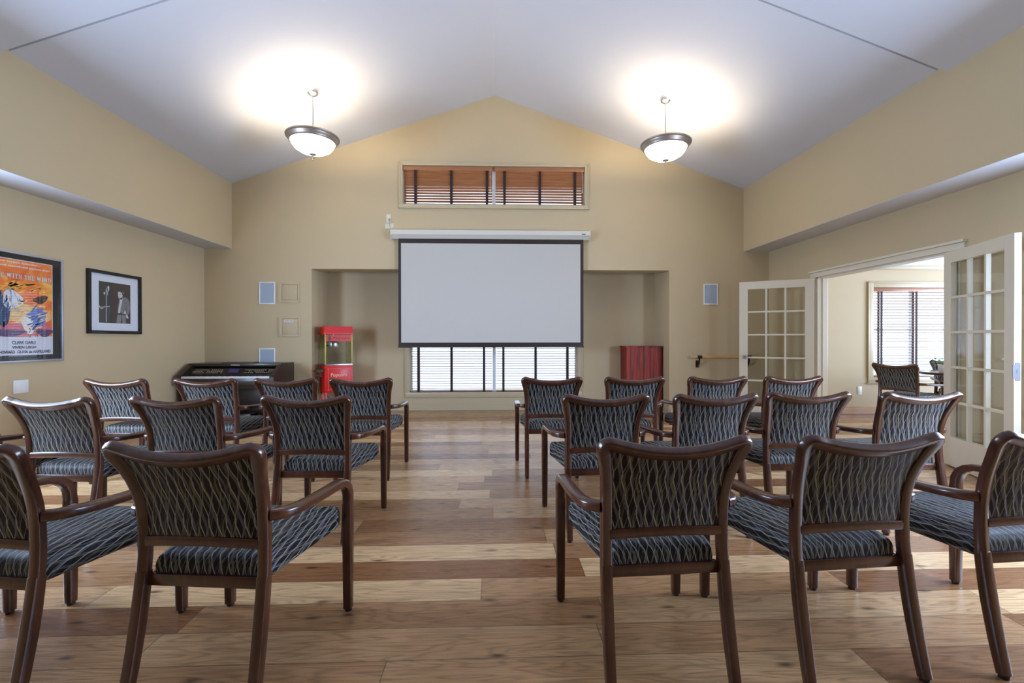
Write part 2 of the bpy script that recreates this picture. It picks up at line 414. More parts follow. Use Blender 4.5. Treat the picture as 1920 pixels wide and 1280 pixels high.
# door casing and jamb (structure)
m = MB()
m.box(XR-.022, XR, DY0-.10, DY0-.005, 0, DZ, .004); m.box(XR-.022, XR, DY1+.005, DY1+.10, 0, DZ, .004)
m.box(XR-.024, XR, 3.955, DY1+.10, DZ, DZ+.062, .003)
m.box(XR-.045, XR, 3.945, DY1+.11, DZ+.062, DZ+.088, .005)
m.box(XR+.13, XR+.15, DY0-.1, DY0, 0, DZ+.1, .004); m.box(XR+.13, XR+.15, DY1, DY1+.1, 0, DZ+.1, .004); m.box(XR+.13, XR+.15, DY0, DY1, DZ, DZ+.1, .004)
struct('trim_1', m, DOORP)
m = MB(); m.box(XR, XR+.13, DY0, DY0+.018, 0, DZ); m.box(XR, XR+.13, DY1-.018, DY1, 0, DZ); m.box(XR, XR+.13, DY0, DY1, DZ-.018, DZ)
m.box(XR+.06, XR+.085, DY0+.018, DY0+.03, 0, DZ); m.box(XR+.06, XR+.085, DY1-.03, DY1-.018, 0, DZ)
struct('trim_2', m, DOORP)

# ------------------------------------------------------------------ windows
def window(n, x0, x1, z0, z1, y, casing, mull=None, rail=None, sill=True, depth=.13, apron=.0):
    w = empty('window_%d' % n, ((x0+x1)/2, y, z0)); w['kind'] = 'structure'
    ox, oz = (x0+x1)/2, z0
    a, b, c, d = x0-ox, x1-ox, 0, z1-z0
    m = MB(); t = casing
    m.box(a-t, a, -.018, 0, c, d+t, .003); m.box(b, b+t, -.018, 0, c, d+t, .003); m.box(a, b, -.018, 0, d, d+t, .003)
    m.box(a-t-.006, a-t+.014, -.026, 0, c, d+t, .003); m.box(b+t-.014, b+t+.006, -.026, 0, c, d+t, .003); m.box(a-t-.006, b+t+.006, -.026, 0, d+t-.014, d+t+.006, .003)
    m.build('window_casing', TRIM, w)
    m = MB(); m.box(a-t, b+t, -.020, 0, -t, 0, .003); m.box(a-t-.02, b+t+.02, -.032, 0, -t-.014, -t, .004)
    if sill: m.build('window_sill', TRIM, w)
    m = MB(); s = .035; yy0, yy1 = .075, .115
    m.box(a, a+s, yy0, yy1, c, d); m.box(b-s, b, yy0, yy1, c, d); m.box(a+s, b-s, yy0, yy1, c, c+s); m.box(a+s, b-s, yy0, yy1, d-s, d)
    for mu in (mull or []): m.box(mu-ox-.028, mu-ox+.028, yy0, yy1, c+s, d-s)
    for rz in (rail or []): m.box(a+s, b-s, yy0+.004, yy1-.004, rz-oz-.02, rz-oz+.02)
    m.build('window_sash', VINYL, w)
    m = MB(); m.box(a+.01, b-.01, .094, .098, c+.01, d-.01); m.build('window_pane', GLASS, w)
    return w
window(1, TX0, TX1, TZ0, TZ1, YB, .05, [-.03])
window(2, LX0, LX1, LZ0, LZ1, YA, .07, [-.03])
window(3, WX0, WX1, WZ0, WZ1, OY1, .085, [6.645], [1.33])
window(4, WX0, WX1, UZ0, UZ1, OY1, .05, [6.58])

def blind(x0, x1, z0, z1, y, label, group, spacing, tiltf, tapes, wandx=None, vz=.06):
    t = thing('window_blind', label, 'blind', ((x0+x1)/2, y, z1), 0, group)
    h = (x1-x0)/2; H = z1-z0
    MB().box(-h, h, -.012, .012, -vz, 0, .003).build('valance', BLINDW, t)
    m = MB(); z = -vz-.012
    while z > -H+.03:
        f = -z/H; a = math.radians(tiltf(f)); W = .025
        dy, dz = W*math.cos(a), W*math.sin(a)
        m.prism([(.035-dy, z-dz), (.035+dy, z+dz), (.035+dy, z+dz+.0028), (.035-dy, z-dz+.0028)], 'X', -h+.012, h-.012)
        z -= spacing
    m.build('slats', BLINDW, t, smooth=False)
    MB().box(-h+.012, h-.012, .010, .060, -H, -H+.016, .003).build('bottom_rail', BLINDW, t)
    for tx in tapes:
        lx = tx-(x0+x1)/2
        m = MB(); m.box(lx-.019, lx+.019, .0060, .0072, -H, -vz+.01); m.box(lx-.019, lx+.019, .063, .0642, -H, -vz+.01)
        m.build('ladder_tape', TAPE, t, smooth=False)
    if wandx is not None:
        lx = wandx-(x0+x1)/2
        m = MB(); m.tube([(lx, -.016, -vz+.01), (lx, -.018, -H*.62)], .0022, 6); m.tube([(lx, -.018, -H*.62), (lx, -.018, -H*.62-.03)], [.0035, .006], 8)
        m.build('lift_cord', VINYL, t)
    return t
tt = lambda f: -(37.5-19*f)
G = 'wooden slat blinds in the high window'
blind(TX0+.004, -.045, TZ0+.006, TZ1-.004, YB+.012, 'orange-brown wooden blind in left half of the high narrow window', G, .0415, tt, [-1.225, -.68, -.135], -.085)
blind(-.015, TX1-.004, TZ0+.006, TZ1-.004, YB+.012, 'orange-brown wooden blind in right half of the high narrow window', G, .0415, tt, [.135, .68, 1.225], 1.33)
G = 'wooden slat blinds in the alcove window'
blind(LX0+.012, -.05, LZ0+.006, LZ1-.004, YA+.01, 'open wooden blind in left half of the low window under the screen', G, .0415, lambda f: -15, [-1.295, -.745, -.20], -1.40)
blind(-.008, LX1-.012, LZ0+.006, LZ1-.004, YA+.01, 'open wooden blind in right half of the low window under the screen', G, .0415, lambda f: -15, [.125, .67, 1.21], .05)
blind(WX0+.006, WX1-.006, WZ0+.006, WZ1-.004, OY1+.01, 'open wooden blind on the side-room window beyond the french doors', None, .0455, lambda f: -12, [6.085, 6.655, 7.225], 5.97)

# ------------------------------------------------------------------ french doors
def french_door(n, hinge, free, label, side):
    """leaf from hinge to free edge; local x along the leaf, y thickness, z up"""
    hx, hy = hinge; L = math.hypot(free[0]-hx, free[1]-hy)
    rz = math.atan2(free[1]-hy, free[0]-hx)
    d = empty('door_%d' % n, (hx, hy, 0), rz); d['kind'] = 'structure'; d['label'] = label
    T = .022; H0, H1 = .012, 1.985
    st, tr, br = .105, .105, .27
    gx0, gx1, gz0, gz1 = st, L-st, H0+br, H1-tr
    m = MB()
    m.box(0, st, -T, T, H0, H1, .002); m.box(gx1, L, -T, T, H0, H1, .002)
    m.box(st, gx1, -T, T, H0, gz0, .0); m.box(st, gx1, -T, T, gz1, H1, .0)
    m.build('door_frame', DOORP, d, smooth=False)
    m = MB(); bw = .011
    for i in range(1, 3):
        x = gx0+(gx1-gx0)*i/3; m.box(x-bw, x+bw, -.016, .016, gz0, gz1)
    for j in range(1, 5):
        z = gz0+(gz1-gz0)*j/5; m.box(gx0, gx1, -.0155, .0155, z-bw, z+bw)
    m.build('glazing_bars', DOORP, d, smooth=False)
    for i in range(3):
        for j in range(5):
            xa = gx0+(gx1-gx0)*i/3; xb = gx0+(gx1-gx0)*(i+1)/3; za = gz0+(gz1-gz0)*j/5; zb = gz0+(gz1-gz0)*(j+1)/5
            MB().box(xa+.008, xb-.008, -.002, .002, za+.008, zb-.008).build('glass_pane', GLASS, d, smooth=False)
    for z in (.25, 1.10, 1.78):
        m = MB(); m.tube([(-.006, side*.024, z-.05), (-.006, side*.024, z+.05)], .008, 10); m.box(0.001, .03, side*.0222, side*.0242, z-.05, z+.05)
        m.build('hinge', STEEL, d)
    return d, L
d1, L1 = french_door(1, (4.243, 5.872), (3.462, 6.305), 'cream french door leaf folded back toward the handrail', -1)
for s in (-1, 1):
    m = MB(); m.lathe([(.028, 0), (.028, .006), (.011, .010), (.010, .030), (.022, .040), (.028, .052), (.024, .064), (0, .068)], seg=20)
    m.xform(Matrix.Translation((L1-.06, s*.022, .93)) @ Matrix.Rotation(-s*PI/2, 4, 'X')); m.build('door_knob', STEEL, d1)
d2, L2 = french_door(2, (4.243, 4.105), (3.954, 3.283), 'cream french door leaf standing open nearest the camera', 1)
m = MB(); m.box(L2, L2+.002, -.016, .016, .86, 1.0, .0); m.box(L2-.002, L2+.0025, -.03, -.016, .88, .98)
m.box(L2+.002, L2+.0035, -.006, .008, .915, .945)
m.build('latch_plate', plain('dull_steel', (.16, .16, .175), .55, .5), d2, smooth=False)

# ------------------------------------------------------------------ chairs
def smooth(P, z):
    n = len(P)
    for i in range(n-1):
        (a, ya), (b, yb) = P[i], P[i+1]
        if z <= b or i == n-2:
            t = min(1, max(0, (z-a)/(b-a)))
            m0 = (P[i+1][1]-P[i-1][1])/(P[i+1][0]-P[i-1][0]) if i > 0 else (yb-ya)/(b-a)
            m1 = (P[i+2][1]-P[i][1])/(P[i+2][0]-P[i][0]) if i < n-2 else (yb-ya)/(b-a)
            h = b-a
            return (2*t**3-3*t*t+1)*ya+(t**3-2*t*t+t)*h*m0+(-2*t**3+3*t*t)*yb+(t**3-t*t)*h*m1
def yprof(z):
    P = [(0, -.288), (.13, -.258), (.27, -.232), (.40, -.214), (.50, -.207), (.62, -.213), (.70, -.232), (.78, -.266), (.83, -.295), (.90, -.337)]
    return smooth(P, z)
def xprof(z):
    P = [(0, .2135), (.13, .2115), (.27, .2100), (.40, .2090), (.50, .2075), (.60, .208), (.66, .2105), (.72, .2165), (.78, .2285), (.82, .2390), (.9, .246)]
    return smooth(P, z)
def arc_y(x): return -.022*(1-(x/.235)**2)
def uvset(bm, fn):
    uv = bm.loops.layers.uv.verify()
    for f in bm.faces:
        for l in f.loops: l[uv].uv = fn[l.vert]
def make_chair():
    t = empty('armchair')
    # rear legs and front legs
    for s in (-1, 1):
        zs = [.012, .06, .12, .18, .24, .30, .355, .41]
        lg = MB().sweep([(s*xprof(z), yprof(z), z) for z in zs], [.034, .035, .036, .037, .038, .038, .038, .038], [.034, .036, .038, .039, .040, .040, .038, .036], (1, 0, 0), .22).build('leg', MAHOG, t)
        MB().lathe([(.013, 0), (.016, .003), (.016, .013)], s*xprof(.012), yprof(.012), 12).build('foot_cap', DARKFOOT, lg)
    for s in (-1, 1):
        lg = MB().sweep([(s*.2695, .285, z) for z in (.012, .15, .30, .47)], [.036, .038, .040, .041], [.036, .040, .043, .043], (1, 0, 0), .22).build('leg', MAHOG, t)
        MB().lathe([(.013, 0), (.016, .003), (.016, .013)], s*.2695, .285, 12).build('foot_cap', DARKFOOT, lg)
    # back frame : both stiles and the dipped top rail in one bent piece
    half = []
    for z in (.40, .46, .52, .58, .64, .69, .73, .768, .795): half.append((xprof(z), yprof(z), z))
    half += [(.2365, yprof(.808), .810), (.2400, yprof(.820), .822), (.2395, yprof(.831), .833), (.2345, yprof(.838), .840), (.2255, yprof(.841)-.001, .8430), (.213, yprof(.842)-.003, .8405)]
    top = []
    for k in range(1, 10):
        x = .213*(1-k/9); q = (x/.213)
        top.append((x, yprof(.83)+arc_y(x), .809+.031*q*q))
    path = [(x, y, z) for x, y, z in half]+top+[(-x, y, z) for x, y, z in reversed(top[:-1])]+[(-x, y, z) for x, y, z in reversed(half)]
    n = len(path); W = []
    for i in range(n):
        W.append(.038 if (i < 8 or i >= n-8) else .044)
    MB().sweep(path, W, .034, (-1, 0, 0), .30, 3).build('back_frame', MAHOG, t)
    # lower back rail
    pts = [(-.196+.392*k/10, yprof(.512)+arc_y(-.196+.392*k/10)*.7, .513+.009*(1-abs(k/5-1)**2)) for k in range(11)]
    MB().sweep(pts, .024, .036, (0, 1, 0), .3).build('back_rail', MAHOG, t)
    # back cushion
    m = MB(); bm = m.bm; NU, NV = 14, 12; fn = {}
    def grid(front):
        g = []
        for j in range(NV+1):
            row = []
            for i in range(NU+1):
                u = -1+2*i/NU; v = j/NV
                x0 = u*.2
                ztop = .809+.031*(min(1, abs(x0)/.213))**2-.016
                zbot = .527+.009*(1-u*u)
                z = zbot+(ztop-zbot)*v
                x = u*(xprof(z)-.013)
                bul = (1-u**6)*(1-(2*v-1)**6)
                y = yprof(z)+arc_y(x)+((.006+.034*bul) if front else -.001-.004*bul)
                vv = bm.verts.new((x, y, z)); fn[vv] = (x, z); row.append(vv)
            g.append(row)
        return g
    A, B = grid(False), grid(True)
    for G_ in (A, B):
        for j in range(NV):
            for i in range(NU): bm.faces.new((G_[j][i], G_[j][i+1], G_[j+1][i+1], G_[j+1][i]))
    def loop(G_): return [G_[0][i] for i in range(NU+1)]+[G_[j][NU] for j in range(1, NV+1)]+[G_[NV][i] for i in range(NU-1, -1, -1)]+[G_[j][0] for j in range(NV-1, 0, -1)]
    la, lb = loop(A), loop(B)
    for k in range(len(la)): bm.faces.new((la[k], la[(k+1) % len(la)], lb[(k+1) % len(la)], lb[k]))
    uvset(bm, fn); m.build('back_cushion', FABRIC, t)
    # seat cushion
    m = MB(); bm = m.bm; fn = {}
    out = []
    def hw(y): return .189+(.247-.189)*(y+.205)/.485
    R = .045
    ys = [-.205+.485*k/10 for k in range(11)]
    ring0 = []
    for k in range(9): ring0.append((-hw(-.205)*(1-2*k/8)*.93, -.205))
    for y in ys[1:-1]: ring0.append((hw(y), y))
    for k in range(9): ring0.append((hw(.28)*.95*(1-2*k/8), .28))
    for y in reversed(ys[1:-1]): ring0.append((-hw(y), y))
    cx, cy = 0, .035
    def ring(sc_in, z, arc):
        r = []; n = len(ring0)
        for i, (x, y) in enumerate(ring0):
            p, q = ring0[(i-1) % n], ring0[(i+1) % n]
            nx, ny = q[1]-p[1], -(q[0]-p[0]); l = math.hypot(nx, ny) or 1; nx, ny = nx/l, ny/l
            px, py = x-nx*sc_in, y-ny*sc_in
            zz = z
            v = bm.verts.new((px, py, zz)); fn[v] = (px+nx*arc, py+ny*arc); r.append(v)
        return r
    prof = [(.010, .370, .104), (0, .378, .094), (0, .425, .047), (.003, .440, .032), (.010, .452, .018), (.024, .461, .006), (.045, .466, 0), (.09, .471, 0)]
    rs = [ring(*p) for p in prof]; n = len(ring0)
    for a, b in zip(rs, rs[1:]):
        for i in range(n): bm.faces.new((a[i], a[(i+1) % n], b[(i+1) % n], b[i]))
    c = bm.verts.new((cx, cy, .475)); fn[c] = (cx, cy)
    for i in range(n): bm.faces.new((rs[-1][i], rs[-1][(i+1) % n], c))
    bm.faces.new(list(reversed(rs[0])))
    uvset(bm, fn); m.build('seat', FABRIC, t)
    # seat rails
    m = MB(); m.box(-.192, .192, -.216, -.190, .362, .402, .004)
    m.box(-.20, .20, .235, .255, .345, .372, .003)
    for s in (-1, 1): m.sweep([(s*.150, -.19, .374), (s*.185, .245, .362)], .022, .022, (1, 0, 0), .1)
    m.build('seat_frame', MAHOG, t)
    # arms
    for s in (-1, 1):
        P = [(.226, -.205, .606), (.244, -.197, .606), (.262, -.174, .605), (.274, -.130, .602), (.278, -.05, .596), (.278, .06, .590), (.277, .15, .586), (.2755, .205, .580), (.274, .240, .566), (.2725, .266, .545), (.271, .281, .512), (.2698, .285, .468)]
        wv = [.034, .038, .043, .045, .046, .046, .046, .045, .044, .043, .042, .041]
        tv = [.036, .035, .033, .031, .030, .030, .031, .033, .036, .039, .042, .043]
        w0 = Vector((0, 1, 0)) if s > 0 else Vector((0, -1, 0))
        MB().sweep([(s*x, y, z) for x, y, z in P], wv, tv, (-.4*s if False else 0, -s, 0), .28, 3).build('arm', MAHOG, t)
    return t
chair = make_chair()
GR = 'upholstered armchairs set out in rows'
N = 'striped wooden armchair in the '
rows = [  # x of centre, y of the front legs, turn in degrees, label
    (-2.40, 2.05, -6, N+'nearest row, outermost left, almost wholly out of frame'),
    (-1.672, 2.045, -8, N+'nearest row, cut by the left edge of the photo'),
    (-.944, 2.020, -6, N+'nearest row, left of the aisle and beside it'),
    (.574, 2.040, 3, N+'nearest row, right of the aisle and beside it'),
    (1.245, 2.055, 4, N+'nearest row, second to the right from the aisle'),
    (1.965, 2.085, 3, N+'nearest row, cut by the right edge of the photo'),
    (-3.17, 3.19, -5, N+'middle row, far left, only its arm in frame'),
    (-2.474, 3.19, -5, N+'middle row, third to the left from the aisle'),
    (-1.796, 3.20, -4, N+'middle row, second to the left from the aisle'),
    (-1.072, 3.205, -3.3, N+'middle row, left of the aisle and beside it'),
    (.627, 3.190, 3, N+'middle row, right of the aisle and beside it'),
    (1.270, 3.18, 4, N+'middle row, second to the right from the aisle'),
    (1.888, 3.24, 0, N+'middle row, third to the right from the aisle'),
    (2.552, 3.21, 2, N+'middle row, rightmost, in front of the open french door'),
    (-3.093, 4.38, -3, N+'far row, leftmost, under the framed black-and-white photo'),
    (-2.382, 4.38, -2, N+'far row, in front of the left end of the piano'),
    (-1.735, 4.38, -1, N+'far row, in front of the right end of the piano'),
    (-1.127, 4.375, 1, N+'far row, left of the aisle, before the popcorn cart'),
    (.475, 4.388, 0, N+'far row, right of the aisle and beside it'),
    (1.176, 4.38, 1, N+'far row, in front of the red lectern'),
    (1.892, 4.38, 1, N+'far row, in front of the wooden handrail'),
    (2.557, 4.38, 1, N+'far row, rightmost, in front of the far french door'),
]
first = True
for (x, yf, rz, lab) in rows:
    c = chair if first else copy_tree(chair)
    first = False
    c.location = (x, yf-.285, 0); c.rotation_euler = (0, 0, math.radians(rz))
    tag(c, lab, 'chair', GR)
c = copy_tree(chair); c.location = (5.46, 5.80, 0); c.rotation_euler = (0, 0, math.radians(-69))
tag(c, 'striped wooden armchair drawn up to the side-room table, its back to the doorway', 'chair', 'armchairs at the side-room table')
c = copy_tree(chair); c.location = (6.62, 6.20, 0); c.rotation_euler = (0, 0, math.radians(150))
tag(c, 'striped wooden armchair on the window side of the side-room table', 'chair', 'armchairs at the side-room table')

# ------------------------------------------------------------------ side room table and plant
t = thing('pedestal_table', 'dark wooden pedestal table in the side room by the window', 'table', (6.16, 5.72, 0))
MB().lathe([(0, .705), (.44, .705), (.47, .712), (.475, .728), (.465, .74), (0, .74)], seg=48).build('table_top', MAHOG, t)
MB().lathe([(.06, .03), (.075, .1), (.05, .2), (.06, .45), (.085, .6), (.12, .69), (.12, .705)], seg=20).build('pedestal', BLACK, t)
for k in range(4):
    a = PI/4+k*PI/2
    MB().sweep([(.04*math.cos(a), .04*math.sin(a), .12), (.2*math.cos(a), .2*math.sin(a), .07), (.36*math.cos(a), .36*math.sin(a), .02)], .05, .04, (-math.sin(a), math.cos(a), 0)).build('leg', BLACK, t)
px, py = 5.86, 5.70
t = thing('potted_plant', 'small green leafy plant in a white pot on the side-room table', 'plant', (px, py, .74))
MB().lathe([(0, 0), (.05, 0), (.062, .1), (.068, .104), (.060, .104), (.056, .094), (0, .092)], seg=24).build('pot', POT, t)
MB().lathe([(0, .086), (.056, .093), (.03, .097), (0, .099)], seg=20).build('soil', SOIL, t)
m = MB(); ms = MB()
for k in range(26):
    a = random.uniform(0, 2*PI); r = random.uniform(.02, .105); z = .10+random.uniform(.01, .07)*(1.2-r*4)+.015
    c = Vector((r*math.cos(a), r*math.sin(a), z))
    ms.tube([(.3*c.x*.4, .3*c.y*.4, .095), (c.x*.7, c.y*.7, (z+.1)/2+.01), tuple(c)], .0016, 5)
    d = Vector((math.cos(a), math.sin(a), random.uniform(-.3, .5))).normalized(); sd = d.orthogonal().normalized()*random.uniform(.010, .016); L = random.uniform(.025, .04)
    up = d.cross(sd).normalized()*.004
    m.bm.faces.new([m.bm.verts.new(c+p) for p in (Vector((0, 0, 0)), d*L*.3+sd+up, d*L*.7+sd*.8+up, d*L, d*L*.7-sd*.8+up, d*L*.3-sd+up)])
m.build('leaves', LEAF, t, recalc=False); ms.build('stem', LEAF, t)

# ------------------------------------------------------------------ pendant lamps
def pendant(x, y, label):
    zt = zc(x); t = thing('pendant_lamp', label, 'lamp', (x, y, zt), 0, 'bowl pendant lamps')
    b = 3.585-zt
    sl = SL if x < 0 else -SR
    m = MB(); m.lathe([(.065, .03), (.068, -.012), (.060, -.04), (.035, -.058), (.012, -.062), (.012, -.075)], seg=24)
    m.build('canopy', STEEL, t)
    MB().tube([(0, 0, -.06), (0, 0, b+.02)], .0085, 12).build('stem', STEEL, t)
    m = MB()
    m.lathe([(.246, b-.052), (.256, b-.058), (.268, b-.050), (.272, b-.036), (.286, b-.024), (.290, b-.010), (.301, b-.004), (.303, b+.008), (.294, b+.014), (.288, b+.022), (.270, b+.020), (.250, b-.01), (.246, b-.052)], seg=64, cap=False)
    for k in range(3):
        a = 2*PI*k/3+.4; m.tube([(.012*math.cos(a), .012*math.sin(a), b+.045), (.27*math.cos(a), .27*math.sin(a), b+.005)], .006, 8)
    m.build('rim', NICKEL, t)
    pr = [(.247, b-.030), (.247, b-.055), (.234, b-.090), (.205, b-.128), (.150, b-.162), (.085, b-.184), (.02, b-.192), (0, b-.192)]
    MB().lathe(pr, seg=64, cap=False).build('glass_bowl', BOWL, t)
    MB().lathe([(0, b-.19), (.036, b-.19), (.038, b-.198), (.014, b-.206), (.010, b-.216), (.018, b-.226), (.016, b-.24), (.008, b-.248), (.011, b-.256), (.006, b-.266), (0, b-.268)], seg=20).build('finial', NICKEL, t)
    ld = bpy.data.lights.new('lamp_bulb', 'POINT'); ld.energy = PEND; ld.color = (1.0, .83, .60); ld.shadow_soft_size = .07
    lo = bpy.data.objects.new('lamp_bulb', ld); COL.objects.link(lo); lo.parent = t; lo.location = (0, 0, b-.02)
PEND = 48
pendant(-2.181, 5.481, 'lit white bowl pendant with nickel rim hanging on the left slope')
pendant(2.100, 5.519, 'lit white bowl pendant with nickel rim hanging on the right slope')

# ------------------------------------------------------------------ projection screen
t = thing('projection_screen', 'pulled-down white projection screen with black border in front of the alcove', 'projection screen', (0, 6.86, 2.82))
m = MB(); m.prism([(-.06, 0), (-.06, -.068), (-.045, -.078), (.005, -.125), (.06, -.125), (.06, 0)], 'X', -1.560, 1.422)
m.build('case', CASEW, t, smooth=False)
for s, x in ((-1, -1.560), (1, 1.422)):
    MB().prism([(-.063, .008), (-.063, -.072), (-.01, -.132), (.062, -.132), (.062, .008)], 'X', x-.012 if s < 0 else x, x if s < 0 else x+.012).build('end_cap', CASEW, t, smooth=False)
m = MB(); m.box(-1.467, 1.338, -.0012, .0012, -1.745, -.12); m.build('border', BORDER, t, smooth=False)
m = MB(); m.box(-1.427, 1.291, -.0026, -.0013, -1.688, -.190); m.build('viewing_surface', SCREENW, t, smooth=False)
m = MB(); m.box(-1.473, 1.345, -.010, .010, -1.764, -1.738, .004); m.build('bottom_bar', BORDER, t)
m = MB()
for k in range(6): m.box(1.300+k*.0105, 1.308+k*.0105, -.0612, -.060, -.058+(.002 if k % 2 else 0), -.044)
m.build('maker_plate', BLACK, t, smooth=False)
# outlet plates and cable
def plate(x0, x1, z0, z1, y, label, name='outlet_plate', mat=None, slots=True):
    o = thing(name, label, 'wall plate', ((x0+x1)/2, y, (z0+z1)/2))
    a, b = (x1-x0)/2, (z1-z0)/2
    MB().box(-a, a, -.007, 0, -b, b, .002).build('plate', mat or TRIM, o)
    if slots:
        m = MB(); m.box(-a*.45, a*.45, -.0095, -.0068, -b*.72, b*.72, .001); m.build('receptacle', mat or TRIM, o)
    return o
PL = plain('ivory_plate', (.72, .66, .50), .4)
plate(-1.662, -1.588, 2.945, 3.078, YB, 'upright ivory outlet plate above the screen case corner', mat=PL)
plate(-1.676, -1.548, 2.862, 2.940, YB, 'wide ivory outlet plate just below the upright one', mat=PL)
t = thing('power_cord', 'short grey cord from the ivory outlet to the screen case', 'cord', (-1.62, YB-.02, 3.0))
m = MB(); m.box(-.014, .012, -.012, .012, -.022, .016, .004); m.build('plug', STEEL, t)
m = MB(); m.tube([(0, -.008, -.02), (.012, -.022, -.05), (.022, -.03, -.09), (.034, -.03, -.14), (.032, -.02, -.20)], .0045, 8); m.build('wire', STEEL, t)
plate(5.681, 5.751, .305, .432, OY1, 'white outlet plate low on the side-room wall', mat=WHITE)
o = thing('switch_plate', 'blank white square plate on the left wall below the poster', 'wall plate', (XL, 4.30, .752))
m = MB(); m.box(0, .009, -.066, .066, -.060, .060, .003); m.build('plate', WHITE, o)
m = MB(); m.box(.009, .012, -.05, .05, -.045, .045, .001); m.build('cover', WHITE, o)

# ------------------------------------------------------------------ wall speakers and access panels
def speaker(x0, x1, z0, z1, label):
    t = thing('wall_speaker', label, 'speaker', ((x0+x1)/2, YB, (z0+z1)/2), 0, 'in-wall speakers')
    a, b = (x1-x0)/2, (z1-z0)/2; f = .016
    m = MB(); m.box(-a, -a+f, -.014, 0, -b, b, .002); m.box(a-f, a, -.014, 0, -b, b, .002); m.box(-a+f, a-f, -.014, 0, b-f, b, .002); m.box(-a+f, a-f, -.014, 0, -b, -b+f, .002)
    m.build('speaker_frame', WHITE, t)
    MB().box(-a+f, a-f, -.010, 0, -b+f, b-f).build('grille', GRILLE, t)
speaker(-3.555, -3.320, 1.713, 2.049, 'grey wall speaker high on the wall beside the upper access panel')
speaker(-3.559, -3.324, .713, 1.049, 'grey wall speaker partly hidden behind the piano top')
speaker(3.231, 3.459, 1.716, 2.040, 'grey wall speaker above the handrail right of the alcove')
def panel(x0, x1, z0, z1, label, tagm=False):
    t = thing('access_panel', label, 'panel', ((x0+x1)/2, YB, (z0+z1)/2), 0, 'painted access panels')
    a, b = (x1-x0)/2, (z1-z0)/2
    m = MB(); dx0, dx1, dz0, dz1 = -a+.055, a-.027, -b+.037, b-.027
    m.box(-a, dx0, -.014, 0, -b, b, .002); m.box(dx1, a, -.014, 0, -b, b, .002); m.box(dx0, dx1, -.014, 0, -b, dz0, .002); m.box(dx0, dx1, -.014, 0, dz1, b, .002)
    m.build('panel_frame', WALL, t)
    m = MB(); m.box(dx0+.004, dx1-.004, -.011, 0, dz0+.004, dz1-.004, .001); m.build('panel_door', WALL, t)
    m = MB(); m.lathe([(.011, 0), (.011, .004), (.006, .006), (0, .006)], seg=14); m.xform(Matrix.Translation((a-.058, -.0115, 0)) @ Matrix.Rotation(PI/2, 4, 'X')); m.build('lock', STEEL, t)
    if tagm:
        m = MB(); m.box(-a+.094, -a+.094+.125, -.0122, -.0108, b-.078, b-.042); m.build('paper_tag', WHITE, t)
        m = MB()
        for k, (u, w) in enumerate(((.004, .012), (.019, .010), (.032, .013), (.048, .014), (.074, .012), (.089, .010), (.102, .015))): m.box(-a+.096+u, -a+.096+u+w, -.0130, -.0125, b-.066, b-.053)
        m.build('printing', plain('purple_ink', (.16, .06, .22), .6), t)
panel(-3.280, -2.958, 1.738, 2.034, 'upper beige access panel without a label on the back wall')
panel(-3.274, -2.952, 1.224, 1.521, 'lower beige access panel with a white label strip', True)

# ------------------------------------------------------------------ handrail
t = thing('handrail', 'short light wooden handrail on dark brackets, half behind the french door', 'handrail', (3.0, YB, .905))
m = MB(); m.tube([(.0, -.085, 0), (.004, -.085, 0), (1.09, -.085, 0), (1.094, -.085, 0)], [.015, .021, .021, .015], 16); m.build('rail', RAILW, t)
for x in (.13, .91):
    m = MB(); m.box(x-.022, x+.022, -.016, 0, -.165, -.055, .004)
    m.sweep([(x, -.010, -.115), (x, -.035, -.118), (x, -.062, -.100), (x, -.080, -.065), (x, -.085, -.02)], .022, [.05, .042, .034, .027, .022], (1, 0, 0), .3)
    m.tube([(x-.035, -.085, 0), (x+.035, -.085, 0)], .0245, 16); m.build('bracket', BRONZE, t)

# ------------------------------------------------------------------ lectern
t = thing('lectern', 'red mahogany lectern with a flat top standing in the alcove', 'lectern', (2.372, 7.30, 0))
m = MB(); m.box(-.285, .285, -.150, -.132, .04, 1.045, .0015); m.build('front_panel', LECTERN, t, smooth=False)
for s in (-1, 1): MB().box(s*.285-(.018 if s > 0 else 0), s*.285+(.018 if s < 0 else 0), -.132, .19, .04, 1.045, .0015).build('side_panel', LECTERN, t, smooth=False)
MB().box(-.300, .300, -.160, .20, 1.045, 1.072, .003).build('top', LECTERN, t, smooth=False)
MB().box(-.267, .267, -.132, .19, .55, .568).build('shelf', LECTERN, t, smooth=False)
MB().box(-.275, .275, -.14, .18, 0, .04).build('plinth', BLACK, t, smooth=False)

# ------------------------------------------------------------------ text helper
def text_mesh(body, bold=0.0):
    cu = bpy.data.curves.new('t', 'FONT'); cu.body = body; cu.offset = bold; cu.resolution_u = 3
    ob = bpy.data.objects.new('t', cu); COL.objects.link(ob)
    bpy.context.view_layer.update()
    me = bpy.data.meshes.new_from_object(ob.evaluated_get(bpy.context.evaluated_depsgraph_get()))
    bpy.data.objects.remove(ob); bpy.data.curves.remove(cu)
    return me
def lettering(name, body, mat, parent, M, x0, x1, z0, z1, bold=0.0):
    """fit the text into the box x0..x1, z0..z1 of plane M (local x right, y up)"""
    me = text_mesh(body, bold)
    xs = [v.co.x for v in me.vertices]; ys = [v.co.y for v in me.vertices]
    ax, bx, ay, by = min(xs), max(xs), min(ys), max(ys)
    for v in me.vertices:
        v.co = M @ Vector((x0+(v.co.x-ax)/(bx-ax)*(x1-x0), z0+(v.co.y-ay)/(by-ay)*(z1-z0), 0))
    me.name = name; me.materials.clear(); me.materials.append(mat)
    o = bpy.data.objects.new(name, me); COL.objects.link(o); o.parent = parent
    return o
